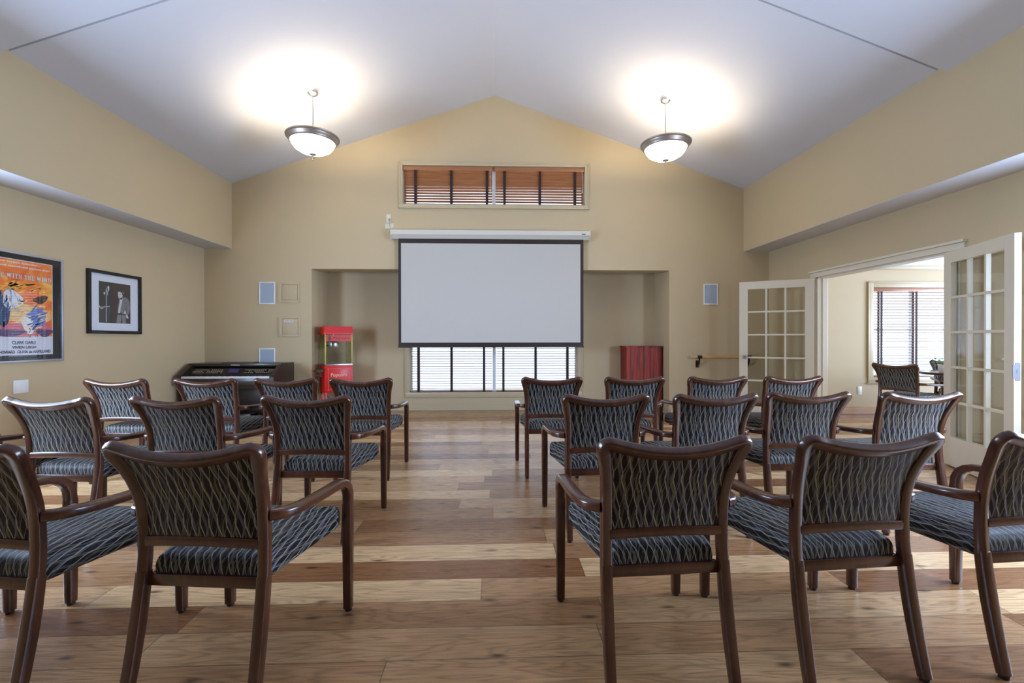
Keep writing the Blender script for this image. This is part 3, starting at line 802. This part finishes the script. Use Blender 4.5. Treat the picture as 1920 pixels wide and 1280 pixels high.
FRONT = Matrix(((1, 0, 0, 0), (0, 0, -1, 0), (0, 1, 0, 0), (0, 0, 0, 1)))   # x->x, y->z, facing -Y

# ------------------------------------------------------------------ digital piano
t = thing('digital_piano', 'dark rosewood digital piano in the back left corner', 'piano', (-3.645, 6.52, 0))
h = .645
for s in (-1, 1):
    MB().prism([(-.32, .572), (-.32, .672), (-.29, .702), (-.07, .832), (-.05, .842), (.30, .842), (.30, .572)], 'X', s*h-(.06 if s > 0 else 0), s*h+(.06 if s < 0 else 0)).build('cheek', PIANO, t, smooth=False)
m = MB(); m.box(-h+.06, h-.06, -.315, .30, .572, .655, .003); m.box(-h+.06, h-.06, .10, .30, .655, .80); m.build('key_bed', PIANO, t)
MB().box(-h+.005, h-.005, -.075, .305, .805, .848, .006).build('lid', PIANO, t)
m = MB(); ww = (2*h-.125)/52
for k in range(52): m.box(-h+.0625+k*ww+.0006, -h+.0625+(k+1)*ww-.0006, -.308, -.160, .655, .684, .0012, 1)
m.build('white_keys', plain('ivory_key', (.75, .75, .74), .3), t)
m = MB()
for k in range(51):
    if (k % 7) in (2, 6): continue
    x = -h+.0625+(k+1)*ww; m.box(x-.006, x+.006, -.258, -.160, .684, .695, .001, 1)
m.build('black_keys', BLACK, t)
m = MB(); m.prism([(-.158, .655), (-.158, .700), (-.060, .790), (.12, .800), (.12, .655)], 'X', -h+.06, h-.06); m.build('control_panel', BLACK, t, smooth=False)
CP = Matrix.Translation((0, -.158, .700)) @ Matrix.Rotation(math.atan2(.09, .098), 4, 'X')   # panel plane: x right, y up the slope
def onpanel(m): return m.xform(CP)
lit = plain('panel_marking', (.42, .34, .22), .5)
m = MB()
for side in (-1, 1):
    for r in range(3):
        for k in range(15):
            if random.random() < .2: continue
            x = side*(.16+k*.027); m.box(x-.008, x+.008, .028+r*.026, .037+r*.026, 0, .004)
onpanel(m).build('button_rows', lit, t)
onpanel(MB().box(-.092, .092, .020, .118, 0, .004)).build('display_bezel', BLACK, t)
onpanel(MB().box(-.068, .068, .034, .100, .004, .005)).build('display', plain('display_blue', (.045, .035, .14), .2), t)
MB().sweep([(-.22, .06, .853), (.22, .06, .853)], .16, .010, (0, 1, .05), .2).build('music_rest', BLACK, t)
lettering('maker_lettering', 'YAMAHA', WHITE, t, Matrix.Translation((0, -.0765, 0)) @ FRONT, -.065, .065, .818, .834, .02)
for s in (-1, 1):
    MB().box(s*(h-.055)-.025, s*(h-.055)+.025, -.26, .28, 0, .572, .004).build('leg', PIANO, t)
MB().box(-h+.08, h-.08, .20, .225, .10, .46, .002).build('back_panel', PIANO, t)
m = MB(); m.box(-.16, .16, .02, .2, .0, .12, .006); m.build('pedal_box', PIANO, t)
for k in (-1, 0, 1): MB().sweep([(k*.07, .04, .05), (k*.07, -.02, .05), (k*.07, -.08, .042)], [.014, .018, .026], .008, (1, 0, 0)).build('pedal', NICKEL, t)
MB().tube([(.02, -.1, .572), (.035, -.09, .53), (.03, -.07, .49), (-.02, -.02, .44), (-.02, .04, .12)], .004, 6).build('cable', CORDM, t)

# ------------------------------------------------------------------ popcorn machine on cart
RZ = math.radians(31); PX, PY = -2.488, 7.13
t = thing('popcorn_cart', 'red popcorn cart with gold border lines, under the popcorn machine', 'cart', (PX, PY, 0), RZ)
a, d = .205, .178
MB().box(-a, a, -d, d, .375, .785, .004).build('cabinet', RED, t)
m = MB(); y = -d-.0012
for (x0, x1, z0, z1) in ((-.165, .165, .735, .739), (-.165, .165, .42, .424), (-.152, -.148, .405, .752), (.148, .152, .405, .752)): m.box(x0, x1, y, -d, z0, z1)
m.build('border_lines', plain('border_print', (.72, .22, .15), .5), t, smooth=False)
lettering('cart_lettering', 'Popcorn', GOLDP, t, Matrix.Translation((0, -d-.0015, 0)) @ FRONT, -.115, .115, .60, .672, .012)
for sx in (-1, 1):
    for sy in (-1, 1):
        MB().box(sx*(a-.016)-.014, sx*(a-.016)+.014, sy*(d-.016)-.014, sy*(d-.016)+.014, 0.02, .375, .002).build('leg', RED, t)
m = MB(); m.tube([(-a+.02, -d+.02, .06), (a-.02, -d+.02, .34)], .004, 6); m.tube([(-a+.02, -d+.02, .34), (a-.02, -d+.02, .06)], .004, 6); m.build('cross_brace', CORDM, t)
for sx in (-1, 1):
    for sy in (-1, 1):
        MB().lathe([(.02, 0), (.022, .01), (.02, .02)], sx*(a-.016), sy*(d-.016), 12).build('caster', BLACK, t)
MB().box(-a-.085, -a, -.13, -.02, .690, .722, .004).build('push_handle', GOLD, t)
t = thing('popcorn_machine', 'red popcorn machine with glass sides and steel kettle on the red cart', 'popcorn machine', (PX, PY, .785), RZ)
a, d, H = .203, .175, .475
MB().box(-a, a, -d, d, 0, .022, .002).build('base_tray', STEEL, t)
for sx in (-1, 1):
    for sy in (-1, 1):
        MB().box(sx*(a-.010)-.010, sx*(a-.010)+.010, sy*(d-.010)-.010, sy*(d-.010)+.010, .022, H, .001).build('corner_post', GOLD, t)
for nm, bx in (('front', (-a+.02, a-.02, -d+.006, -d+.010)), ('rear', (-a+.02, a-.02, d-.010, d-.006))):
    MB().box(*bx, .022, H).build('glass_panel', GLASS, t, smooth=False)
for s in (-1, 1): MB().box(s*(a-.008)-.002, s*(a-.008)+.002, -d+.02, d-.02, .022, H).build('glass_panel', GLASS, t, smooth=False)
MB().box(-a+.02, a-.02, -d-.002, -d+.003, H-.105, H-.012).build('sign_panel', RED, t, smooth=False)
lettering('sign_lettering', 'Popcorn', GREENP, t, Matrix.Translation((0, -d-.0028, 0)) @ FRONT, -.085, .165, H-.085, H-.035, .012)
m = MB(); m.lathe([(.014, -.0), (.02, .03), (.022, .045), (.012, .06), (.018, .066), (.008, .076), (0, .078)], seg=14); m.xform(Matrix.Translation((-.13, -d-.0028, H-.098)) @ Matrix.Scale(.05, 4, (0, 1, 0))); m.build('sign_emblem', GREENP, t)
m = MB(); v0 = [(-a-.014, -d-.014), (a+.014, -d-.014), (a+.014, d+.014), (-a-.014, d+.014)]; v1 = [(-a+.004, -d+.004), (a-.004, -d+.004), (a-.004, d-.004), (-a+.004, d-.004)]
A = [m.bm.verts.new((x, y, H)) for x, y in v0]; A2 = [m.bm.verts.new((x, y, H+.02)) for x, y in v0]; B = [m.bm.verts.new((x, y, H+.122)) for x, y in v1]
for P, Q in ((A, A2), (A2, B)):
    for i in range(4): m.bm.faces.new((P[i], P[(i+1) % 4], Q[(i+1) % 4], Q[i]))
m.bm.faces.new(A); m.bm.faces.new(B); m.build('roof', RED, t, smooth=False)
m = MB(); m.lathe([(.07, .255), (.085, .275), (.085, .345), (.078, .36), (.02, .375), (0, .375)], -.04, 0, 28); k = m.build('kettle', STEEL, t)
MB().tube([(-.04, 0, .37), (-.04, 0, H)], .012, 10).build('hanger', STEEL, k)
MB().tube([(-.12, -.02, .31), (-.17, -.03, .29), (-.175, -.03, .25)], .007, 8).build('kettle_handle', BLACK, k)
t = thing('power_cord', 'coiled black cord hanging on the popcorn cart handle', 'cord', (PX, PY, .70), RZ)
pts = []
for k in range(200):
    u = k/199; an = u*2*PI*4.5; r = .050+.022*math.sin(u*13+.6)
    pts.append((-.262-.030*math.sin(u*9.0)+r*math.cos(an), -.165-.012*math.sin(u*19), .012+r*math.sin(an)-.030*math.cos(u*7.5)))
m = MB(); m.tube(pts, .0042, 6); m.build('cable', CORDM, t)
m = MB(); m.box(-.275, -.25, -.18, -.155, -.085, -.048, .004); m.build('plug', CORDM, t)

# ------------------------------------------------------------------ framed poster (left wall, faces +X; local x of plane -> +Y)
ALU = plain('pale_aluminium', (.55, .57, .64), .3, .7)
LEFT = Matrix(((0, 0, 1, 0), (1, 0, 0, 0), (0, 1, 0, 0), (0, 0, 0, 1)))     # x->Y, y->Z, facing +X
def lay(d): return Matrix.Translation((d, 0, 0)) @ LEFT
def frame_on_left(name, label, cat, y0, y1, z0, z1, f, mat, dep=.022):
    t = thing(name, label, cat, (XL, (y0+y1)/2, (z0+z1)/2))
    a, b = (y1-y0)/2, (z1-z0)/2
    m = MB(); m.box(0, dep, -a, -a+f, -b, b, .002); m.box(0, dep, a-f, a, -b, b, .002); m.box(0, dep, -a+f, a-f, b-f, b, .002); m.box(0, dep, -a+f, a-f, -b, -b+f, .002)
    m.build('picture_frame', mat, t)
    return t, a, b
def ell(cx, cy, rx, ry, rot=0, n=28, wob=0, ph=0):
    r = []
    for k in range(n):
        a = 2*PI*k/n; q = 1+wob*math.sin(3*a+ph)
        x, y = rx*q*math.cos(a), ry*q*math.sin(a)
        r.append((cx+x*math.cos(rot)-y*math.sin(rot), cy+x*math.sin(rot)+y*math.cos(rot)))
    return r
def shapes(name, polys, mat, parent, d):
    m = MB()
    for p in polys: m.flat([lay(d) @ Vector((x, y, 0)) for x, y in p])
    return m.build(name, mat, parent, smooth=False, recalc=False)
t, a, b = frame_on_left('framed_poster', 'large orange film poster in a silver frame on the left wall', 'poster', 3.925, 4.700, .972, 1.982, .022, ALU)
shapes('mat_board', [[(-a+.02, -b+.02), (a-.02, -b+.02), (a-.02, b-.02), (-a+.02, b-.02)]], BLACK, t, .006)
S0, S1, Z0, Z1 = -.300, .288, -.437, .437     # printed sheet
SW, SH = S1-S0, Z1-Z0
def uvp(u, v): return (S0+SW*u, Z1-SH*v)
def quad(u0, v0, u1, v1): return [uvp(u0, v1), uvp(u1, v1), uvp(u1, v0), uvp(u0, v0)]
def print_mat():
    m, nt, bb = new_mat('orange_print')
    tc = nt.nodes.new('ShaderNodeTexCoord'); nz = nt.nodes.new('ShaderNodeTexNoise'); nz.inputs['Scale'].default_value = 5; nz.inputs['Detail'].default_value = 5; nz.inputs['Distortion'].default_value = 1.2
    nt.links.new(tc.outputs['Object'], nz.inputs['Vector'])
    cr = nt.nodes.new('ShaderNodeValToRGB'); e = cr.color_ramp.elements
    e[0].position = .36; e[0].color = (.72, .115, .022, 1); e[1].position = .72; e[1].color = (.90, .50, .09, 1)
    x = e.new(.52); x.color = (.84, .20, .035, 1)
    nt.links.new(nz.outputs['Fac'], cr.inputs['Fac']); nt.links.new(cr.outputs['Color'], bb.inputs['Base Color']); bb.inputs['Roughness'].default_value = .5
    return m
shapes('paper_sheet', [quad(0, 0, 1, 1)], plain('poster_paper', (.62, .62, .68), .6), t, .0065)
shapes('printed_sky', [quad(.012, .008, .988, .80)], print_mat(), t, .0070)
C = lambda n, c: plain(n, c, .55, noise=.25, nscale=28)
def blob(u, v, ru, rv, rot=0, wob=0, ph=0):
    cx, cy = uvp(u, v); return ell(cx, cy, ru*SW, rv*SW, rot, 32, wob, ph)
shapes('printed_shape', [blob(.50, .73, .47, .11, .05, .06)], C('print_pink', (.60, .14, .17)), t, .0073)
shapes('printed_shape', [blob(.55, .56, .42, .16, -.2, .08)], C('print_ochre', (.74, .45, .16)), t, .0075)
shapes('printed_shape', [blob(.19, .53, .15, .24, .25, .08)], C('print_navy', (.035, .06, .13)), t, .0077)
shapes('printed_shape', [blob(.37, .42, .15, .14, -.3, .12, 1)], C('print_cream', (.66, .64, .64)), t, .0079)
shapes('printed_shape', [blob(.74, .60, .16, .15, .5, .10)], C('print_blue', (.14, .19, .46)), t, .0081)
shapes('printed_shape', [blob(.60, .68, .09, .15, .5, .1, 2)], C('print_white', (.70, .66, .60)), t, .0083)
shapes('printed_shape', [blob(.80, .40, .12, .06, .3, .12)], C('print_umber', (.07, .025, .018)), t, .0085)
shapes('printed_shape', [blob(.30, .765, .27, .055, 0, .15), blob(.86, .76, .13, .06, 0, .2)], C('print_plum', (.10, .06, .14)), t, .0087)
def strokes(n, u, v, ru, rv, ang, L, wd, seed):
    rr = random.Random(seed); P = []
    for k in range(n):
        a = rr.uniform(0, 2*PI); q = math.sqrt(rr.random())
        cx, cy = uvp(u+ru*q*math.cos(a), v+rv*q*math.sin(a))
        P.append(ell(cx, cy, L*rr.uniform(.5, 1.2), wd*rr.uniform(.6, 1.4), ang+rr.uniform(-.35, .35), 12, .1, k))
    return P
shapes('printed_shape', strokes(14, .36, .43, .13, .12, -1.1, .035, .006, 1), C('print_stone', (.36, .36, .40)), t, .00885)
shapes('printed_shape', strokes(18, .20, .53, .12, .18, 1.3, .045, .007, 2), C('print_slate', (.08, .12, .22)), t, .00886)
shapes('printed_shape', strokes(22, .60, .58, .30, .16, .2, .045, .006, 3), C('print_straw', (.80, .62, .34)), t, .00887)
shapes('printed_shape', strokes(16, .74, .60, .13, .12, .6, .040, .006, 4), C('print_indigo', (.07, .09, .30)), t, .00888)
shapes('printed_shape', strokes(26, .50, .76, .45, .045, 1.4, .014, .005, 5), C('print_wine', (.22, .08, .12)), t, .00889)
shapes('printed_shape', strokes(30, .55, .29, .42, .05, .5, .05, .007, 6), C('print_amber', (.88, .42, .07)), t, .00722)
M9 = lay(.0092)
PW = plain('print_lettering_white', (.80, .76, .74), .5); PK = plain('print_lettering_black', (.02, .02, .04), .5); PY_ = plain('print_lettering_gold', (.85, .42, .08), .5)
def line(nm, body, mat, u0, u1, v0, v1, bold=0.0):
    x0, z0 = uvp(u0, v1); x1, z1 = uvp(u1, v0)
    return lettering(nm, body, mat, t, M9, x0, x1, z0, z1, bold)
line('lettering', 'In new screen splendor...', PW, .08, .80, .022, .050, .018)
line('lettering', 'The most magnificent picture ever!', PW, .035, .955, .062, .092, .018)
line('lettering', '. . . . . . . . . . . . . . . . . .', PY_, .19, .80, .128, .136)
line('lettering', 'CLARK GABLE', PK, .36, .72, .850, .884, .022); line('lettering', 'VIVIEN LEIGH', PK, .36, .72, .900, .934, .022)
line('lettering', 'LESLIE HOWARD', PK, .03, .40, .948, .981, .022); line('lettering', 'OLIVIA de HAVILLAND', PK, .435, .955, .948, .981, .022)
# slab-serif title built from strokes
def glyph(ch):
    w, sf = .22, .12; P = []
    R_ = lambda x0, y0, x1, y1: P.append([(x0, y0), (x1, y0), (x1, y1), (x0, y1)])
    L_ = lambda x0, y0, x1, y1, q=w: P.append([(x0, y0), (x0+q, y0), (x1+q, y1), (x1, y1)])
    if ch == 'I': R_(.15, 0, .15+w, 1); R_(0, 0, .52, sf); R_(0, 1-sf, .52, 1); W = .52
    elif ch == 'T': R_(.31, 0, .31+w, 1); R_(0, 1-sf*1.3, .84, 1); R_(.18, 0, .66, sf); R_(0, .68, sf, 1); R_(.84-sf, .68, .84, 1); W = .84
    elif ch == 'H': R_(.10, 0, .10+w, 1); R_(.62, 0, .62+w, 1); R_(.1, .44, .8, .58); R_(0, 0, .42, sf); R_(0, 1-sf, .42, 1); R_(.52, 0, .94, sf); R_(.52, 1-sf, .94, 1); W = .94
    elif ch == 'E': R_(.10, 0, .10+w, 1); R_(0, 0, .80, sf); R_(0, 1-sf, .80, 1); R_(.1, .44, .62, .57); R_(.80-sf, 0, .80, .33); R_(.80-sf, .67, .80, 1); R_(.52, .35, .62, .66); W = .82
    elif ch == 'N': R_(.08, 0, .08+w*.7, 1); R_(.74, 0, .74+w*.7, 1); L_(.66, 0, .08, 1, w*1.1); R_(0, 0, .36, sf); R_(0, 1-sf, .30, 1); R_(.6, 1-sf, 1.0, 1); W = 1.0
    elif ch == 'W': L_(.30, 0, .08, 1); L_(.30, 0, .56, 1, w*.7); L_(.80, 0, .56, 1); L_(.84, 0, 1.08, 1, w*.7); R_(0, 1-sf, .4, 1); R_(.48, 1-sf, .86, 1); R_(.98, 1-sf, 1.34, 1); W = 1.34
    elif ch in 'ODG':
        n = 20; W = .92
        o = lambda a: (.46+.46*math.cos(a), .5+.5*math.sin(a)); i_ = lambda a: (.46+.25*math.cos(a), .5+.37*math.sin(a))
        if ch == 'D': R_(.10, 0, .10+w, 1); R_(0, 0, .5, sf); R_(0, 1-sf, .5, 1)
        for k in range(n):
            a0, a1 = 2*PI*k/n, 2*PI*(k+1)/n
            if ch == 'D' and math.cos((a0+a1)/2) < 0: continue
            if ch == 'G' and 0 < k < 3: continue
            P.append([o(a0), o(a1), i_(a1), i_(a0)])
        if ch == 'G': R_(.5, .36, .95, .36+sf); R_(.70, .05, .92, .46)
    else: W = .38
    return P, W
def slab(body, u0, u1, v0, v1):
    polys = []; x = 0
    for ch in body:
        P, W = glyph(ch); polys += [[(px+x, py) for px, py in p] for p in P]; x += W+.12
    tot = x-.12
    (xa, za), (xb, zb) = uvp(u0, v1), uvp(u1, v0)
    return [[(xa+px/tot*(xb-xa), za+py*(zb-za)) for px, py in p] for p in polys]
shapes('title_lettering', slab('GONE WITH THE WIND', .03, .965, .150, .205), PW, t, .0092)
shapes('glazing', [[(-a+.02, -b+.02), (a-.02, -b+.02), (a-.02, b-.02), (-a+.02, b-.02)]], GLAZE, t, .014)

# framed black-and-white photograph
t, a, b = frame_on_left('framed_photograph', 'black-framed black-and-white photo of a singer at a microphone', 'picture', 4.968, 5.692, 1.248, 1.946, .036, BLACK, .03)
shapes('mat_board', [[(-a+.03, -b+.03), (a-.03, -b+.03), (a-.03, b-.03), (-a+.03, b-.03)]], plain('white_mat', (.68, .69, .74), .7), t, .008)
P0, P1, Q0, Q1 = -.214, .214, -.227, .233
def ph(u, v): return (P0+(P1-P0)*u, Q1-(Q1-Q0)*v)
def pq(*pts): return [ph(*p) for p in pts]
gray = lambda n, g_: plain(n, (g_*1.02, g_, g_*.98), .6, noise=.2, nscale=60)
shapes('photo_print', [pq((0, 1), (1, 1), (1, 0), (0, 0))], gray('photo_dark', .035), t, .0084)
shapes('photo_tone', [pq((.34, 1), (.345, 1), (.38, .02), (.375, .02)), pq((.0, .99), (.33, .99), (.36, .60), (0, .60))], gray('photo_mid_dark', .055), t, .0087)
shapes('photo_tone', [pq((.40, 1), (.93, 1), (.99, .02), (.40, .02))], plain('photo_brown', (.055, .036, .028), .6), t, .0089)
shapes('photo_tone', [pq((.205, .98), (.225, .98), (.235, .25), (.215, .25)), pq((.03, .62), (.33, .58), (.33, .60), (.03, .64)), ell(*ph(.275, .165), .016, .034, -.2), ell(*ph(.235, .20), .012, .030, -.2), ell(*ph(.165, .285), .011, .014), pq((.255, .24), (.275, .24), (.27, .33), (.255, .33)), pq((.0, .585), (.05, .61), (.13, .60), (.14, .63), (.10, .67), (.05, .665), (0, .62))], gray('photo_light', .50), t, .0091)
shapes('photo_tone', [pq((.525, 1), (.665, 1), (.70, .80), (.72, 1), (.845, 1), (.835, .80), (.80, .755), (.585, .755), (.555, .82)),
    pq((.700, .355), (.765, .325), (.85, .335), (.925, .37), (.965, .45), (.985, .56), (.975, .66), (.93, .745), (.875, .80), (.845, .775), (.875, .72), (.845, .66), (.82, .755), (.715, .755), (.665, .70), (.655, .58)),
    pq((.625, .40), (.655, .36), (.645, .55), (.605, .72), (.575, .755), (.575, .60))], gray('photo_suit', .19), t, .0093)
shapes('photo_tone', [pq((.655, .36), (.70, .34), (.735, .37), (.705, .50), (.665, .62), (.655, .74), (.585, .74), (.615, .58), (.64, .46)), pq((.775, .74), (.805, .66), (.845, .70), (.845, .76)),
    pq((.835, .775), (.865, .765), (.905, .80), (.93, .845), (.915, .87), (.90, .85), (.89, .875), (.872, .855), (.855, .85)),
    pq((.585, .235), (.60, .205), (.64, .195), (.70, .205), (.735, .235), (.745, .285), (.725, .33), (.715, .375), (.665, .385), (.645, .372), (.612, .375), (.598, .355), (.602, .335), (.590, .325), (.592, .300), (.580, .290), (.588, .265))], gray('photo_pale', .56), t, .0095)
shapes('photo_tone', [pq((.598, .208), (.62, .180), (.68, .162), (.745, .180), (.785, .225), (.785, .28), (.758, .345), (.735, .36), (.738, .30), (.722, .262), (.705, .225), (.655, .205)), pq((.582, .755), (.82, .755), (.825, .785), (.572, .785)),
    pq((.602, .262), (.632, .258), (.632, .266), (.604, .270)), pq((.652, .258), (.69, .258), (.69, .267), (.652, .266)), pq((.605, .338), (.640, .334), (.640, .345), (.607, .347)),
    pq((.665, .385), (.71, .375), (.70, .40), (.672, .41)), pq((.845, .45), (.853, .45), (.868, .60), (.835, .66), (.83, .65), (.855, .59))], gray('photo_hair', .045), t, .0097)
shapes('photo_tone', [pq((.735, .20), (.775, .225), (.765, .25), (.735, .225)), pq((.60, .80), (.606, .80), (.598, .99), (.590, .99)), pq((.65, .80), (.656, .80), (.65, .99), (.643, .99)), pq((.76, .80), (.766, .80), (.776, .99), (.769, .99))], gray('photo_sheen', .34), t, .0099)
shapes('glazing', [[(-a+.03, -b+.03), (a-.03, -b+.03), (a-.03, b-.03), (-a+.03, b-.03)]], GLAZE, t, .015)

# ------------------------------------------------------------------ outside ground
o = MB().box(-40, 40, 7.9, 60, -.6, -.5).build('ground', plain('pale_paving', (.55, .57, .58), .8, nscale=1), smooth=False); o['kind'] = 'structure'

# ------------------------------------------------------------------ daylight: sky plus added area lamps out of view
w = bpy.data.worlds.new('sky'); SC.world = w; w.use_nodes = True
bg = w.node_tree.nodes['Background']; bg.inputs['Color'].default_value = (.62, .78, 1.0, 1); bg.inputs['Strength'].default_value = 4.0
def area(name, loc, size, rot, energy, col):
    ld = bpy.data.lights.new(name, 'AREA'); ld.shape = 'RECTANGLE'; ld.size, ld.size_y = size; ld.energy = energy; ld.color = col
    o = bpy.data.objects.new(name, ld); COL.objects.link(o); o.location = loc; o.rotation_euler = rot
    return o
DAY = (.54, .70, 1.0)
area('window_daylight', (XL-.09, (SWY0+SWY1)/2, 1.5), (1.6, 2.0), (0, math.radians(-90), 0), 250, DAY)  # added lamp in the unseen left-wall opening
area('window_daylight', (XR+.10, 1.70, 1.5), (1.6, 2.0), (0, math.radians(90), 0), 330, DAY)  # added lamp in the unseen right-wall opening
area('window_daylight', (OX1+.10, 5.05, 1.5), (1.7, 1.8), (0, math.radians(90), 0), 330, DAY)  # added lamp, unseen, brightens the side room and doorway
area('window_daylight', (OX1+.10, 2.4, 1.5), (1.6, 1.8), (0, math.radians(90), 0), 260, DAY)  # second added lamp on the unseen side-room wall

# ------------------------------------------------------------------ camera
f, yaw, pitch, roll = 846.2433, .0356, -.0047, -.0012
r = Vector((math.cos(yaw), -math.sin(yaw), 0)); fh = Vector((math.sin(yaw), math.cos(yaw), 0))
fw = fh*math.cos(pitch)+Vector((0, 0, 1))*math.sin(pitch); up = r.cross(fw)
r2 = r*math.cos(roll)+up*math.sin(roll); u2 = up*math.cos(roll)-r*math.sin(roll)
cd = bpy.data.cameras.new('camera'); cd.sensor_width = 36; cd.lens = f*36/1920; cd.clip_start = .05
cam = bpy.data.objects.new('camera', cd); COL.objects.link(cam)
cam.matrix_world = Matrix(((r2.x, u2.x, -fw.x, 0), (r2.y, u2.y, -fw.y, 0), (r2.z, u2.z, -fw.z, CAM_H), (0, 0, 0, 1)))
SC.camera = cam

SC.view_settings.view_transform = 'Standard'; SC.view_settings.look = 'None'
SC.view_settings.exposure = 0.12; SC.view_settings.gamma = 1.0; SC.view_settings.use_curve_mapping = False
SC.cycles.use_denoising = True
SC.cycles.max_bounces = 8; SC.cycles.diffuse_bounces = 5; SC.cycles.transparent_max_bounces = 16
SC.cycles.sample_clamp_indirect = 6.0; SC.cycles.caustics_reflective = False; SC.cycles.caustics_refractive = False
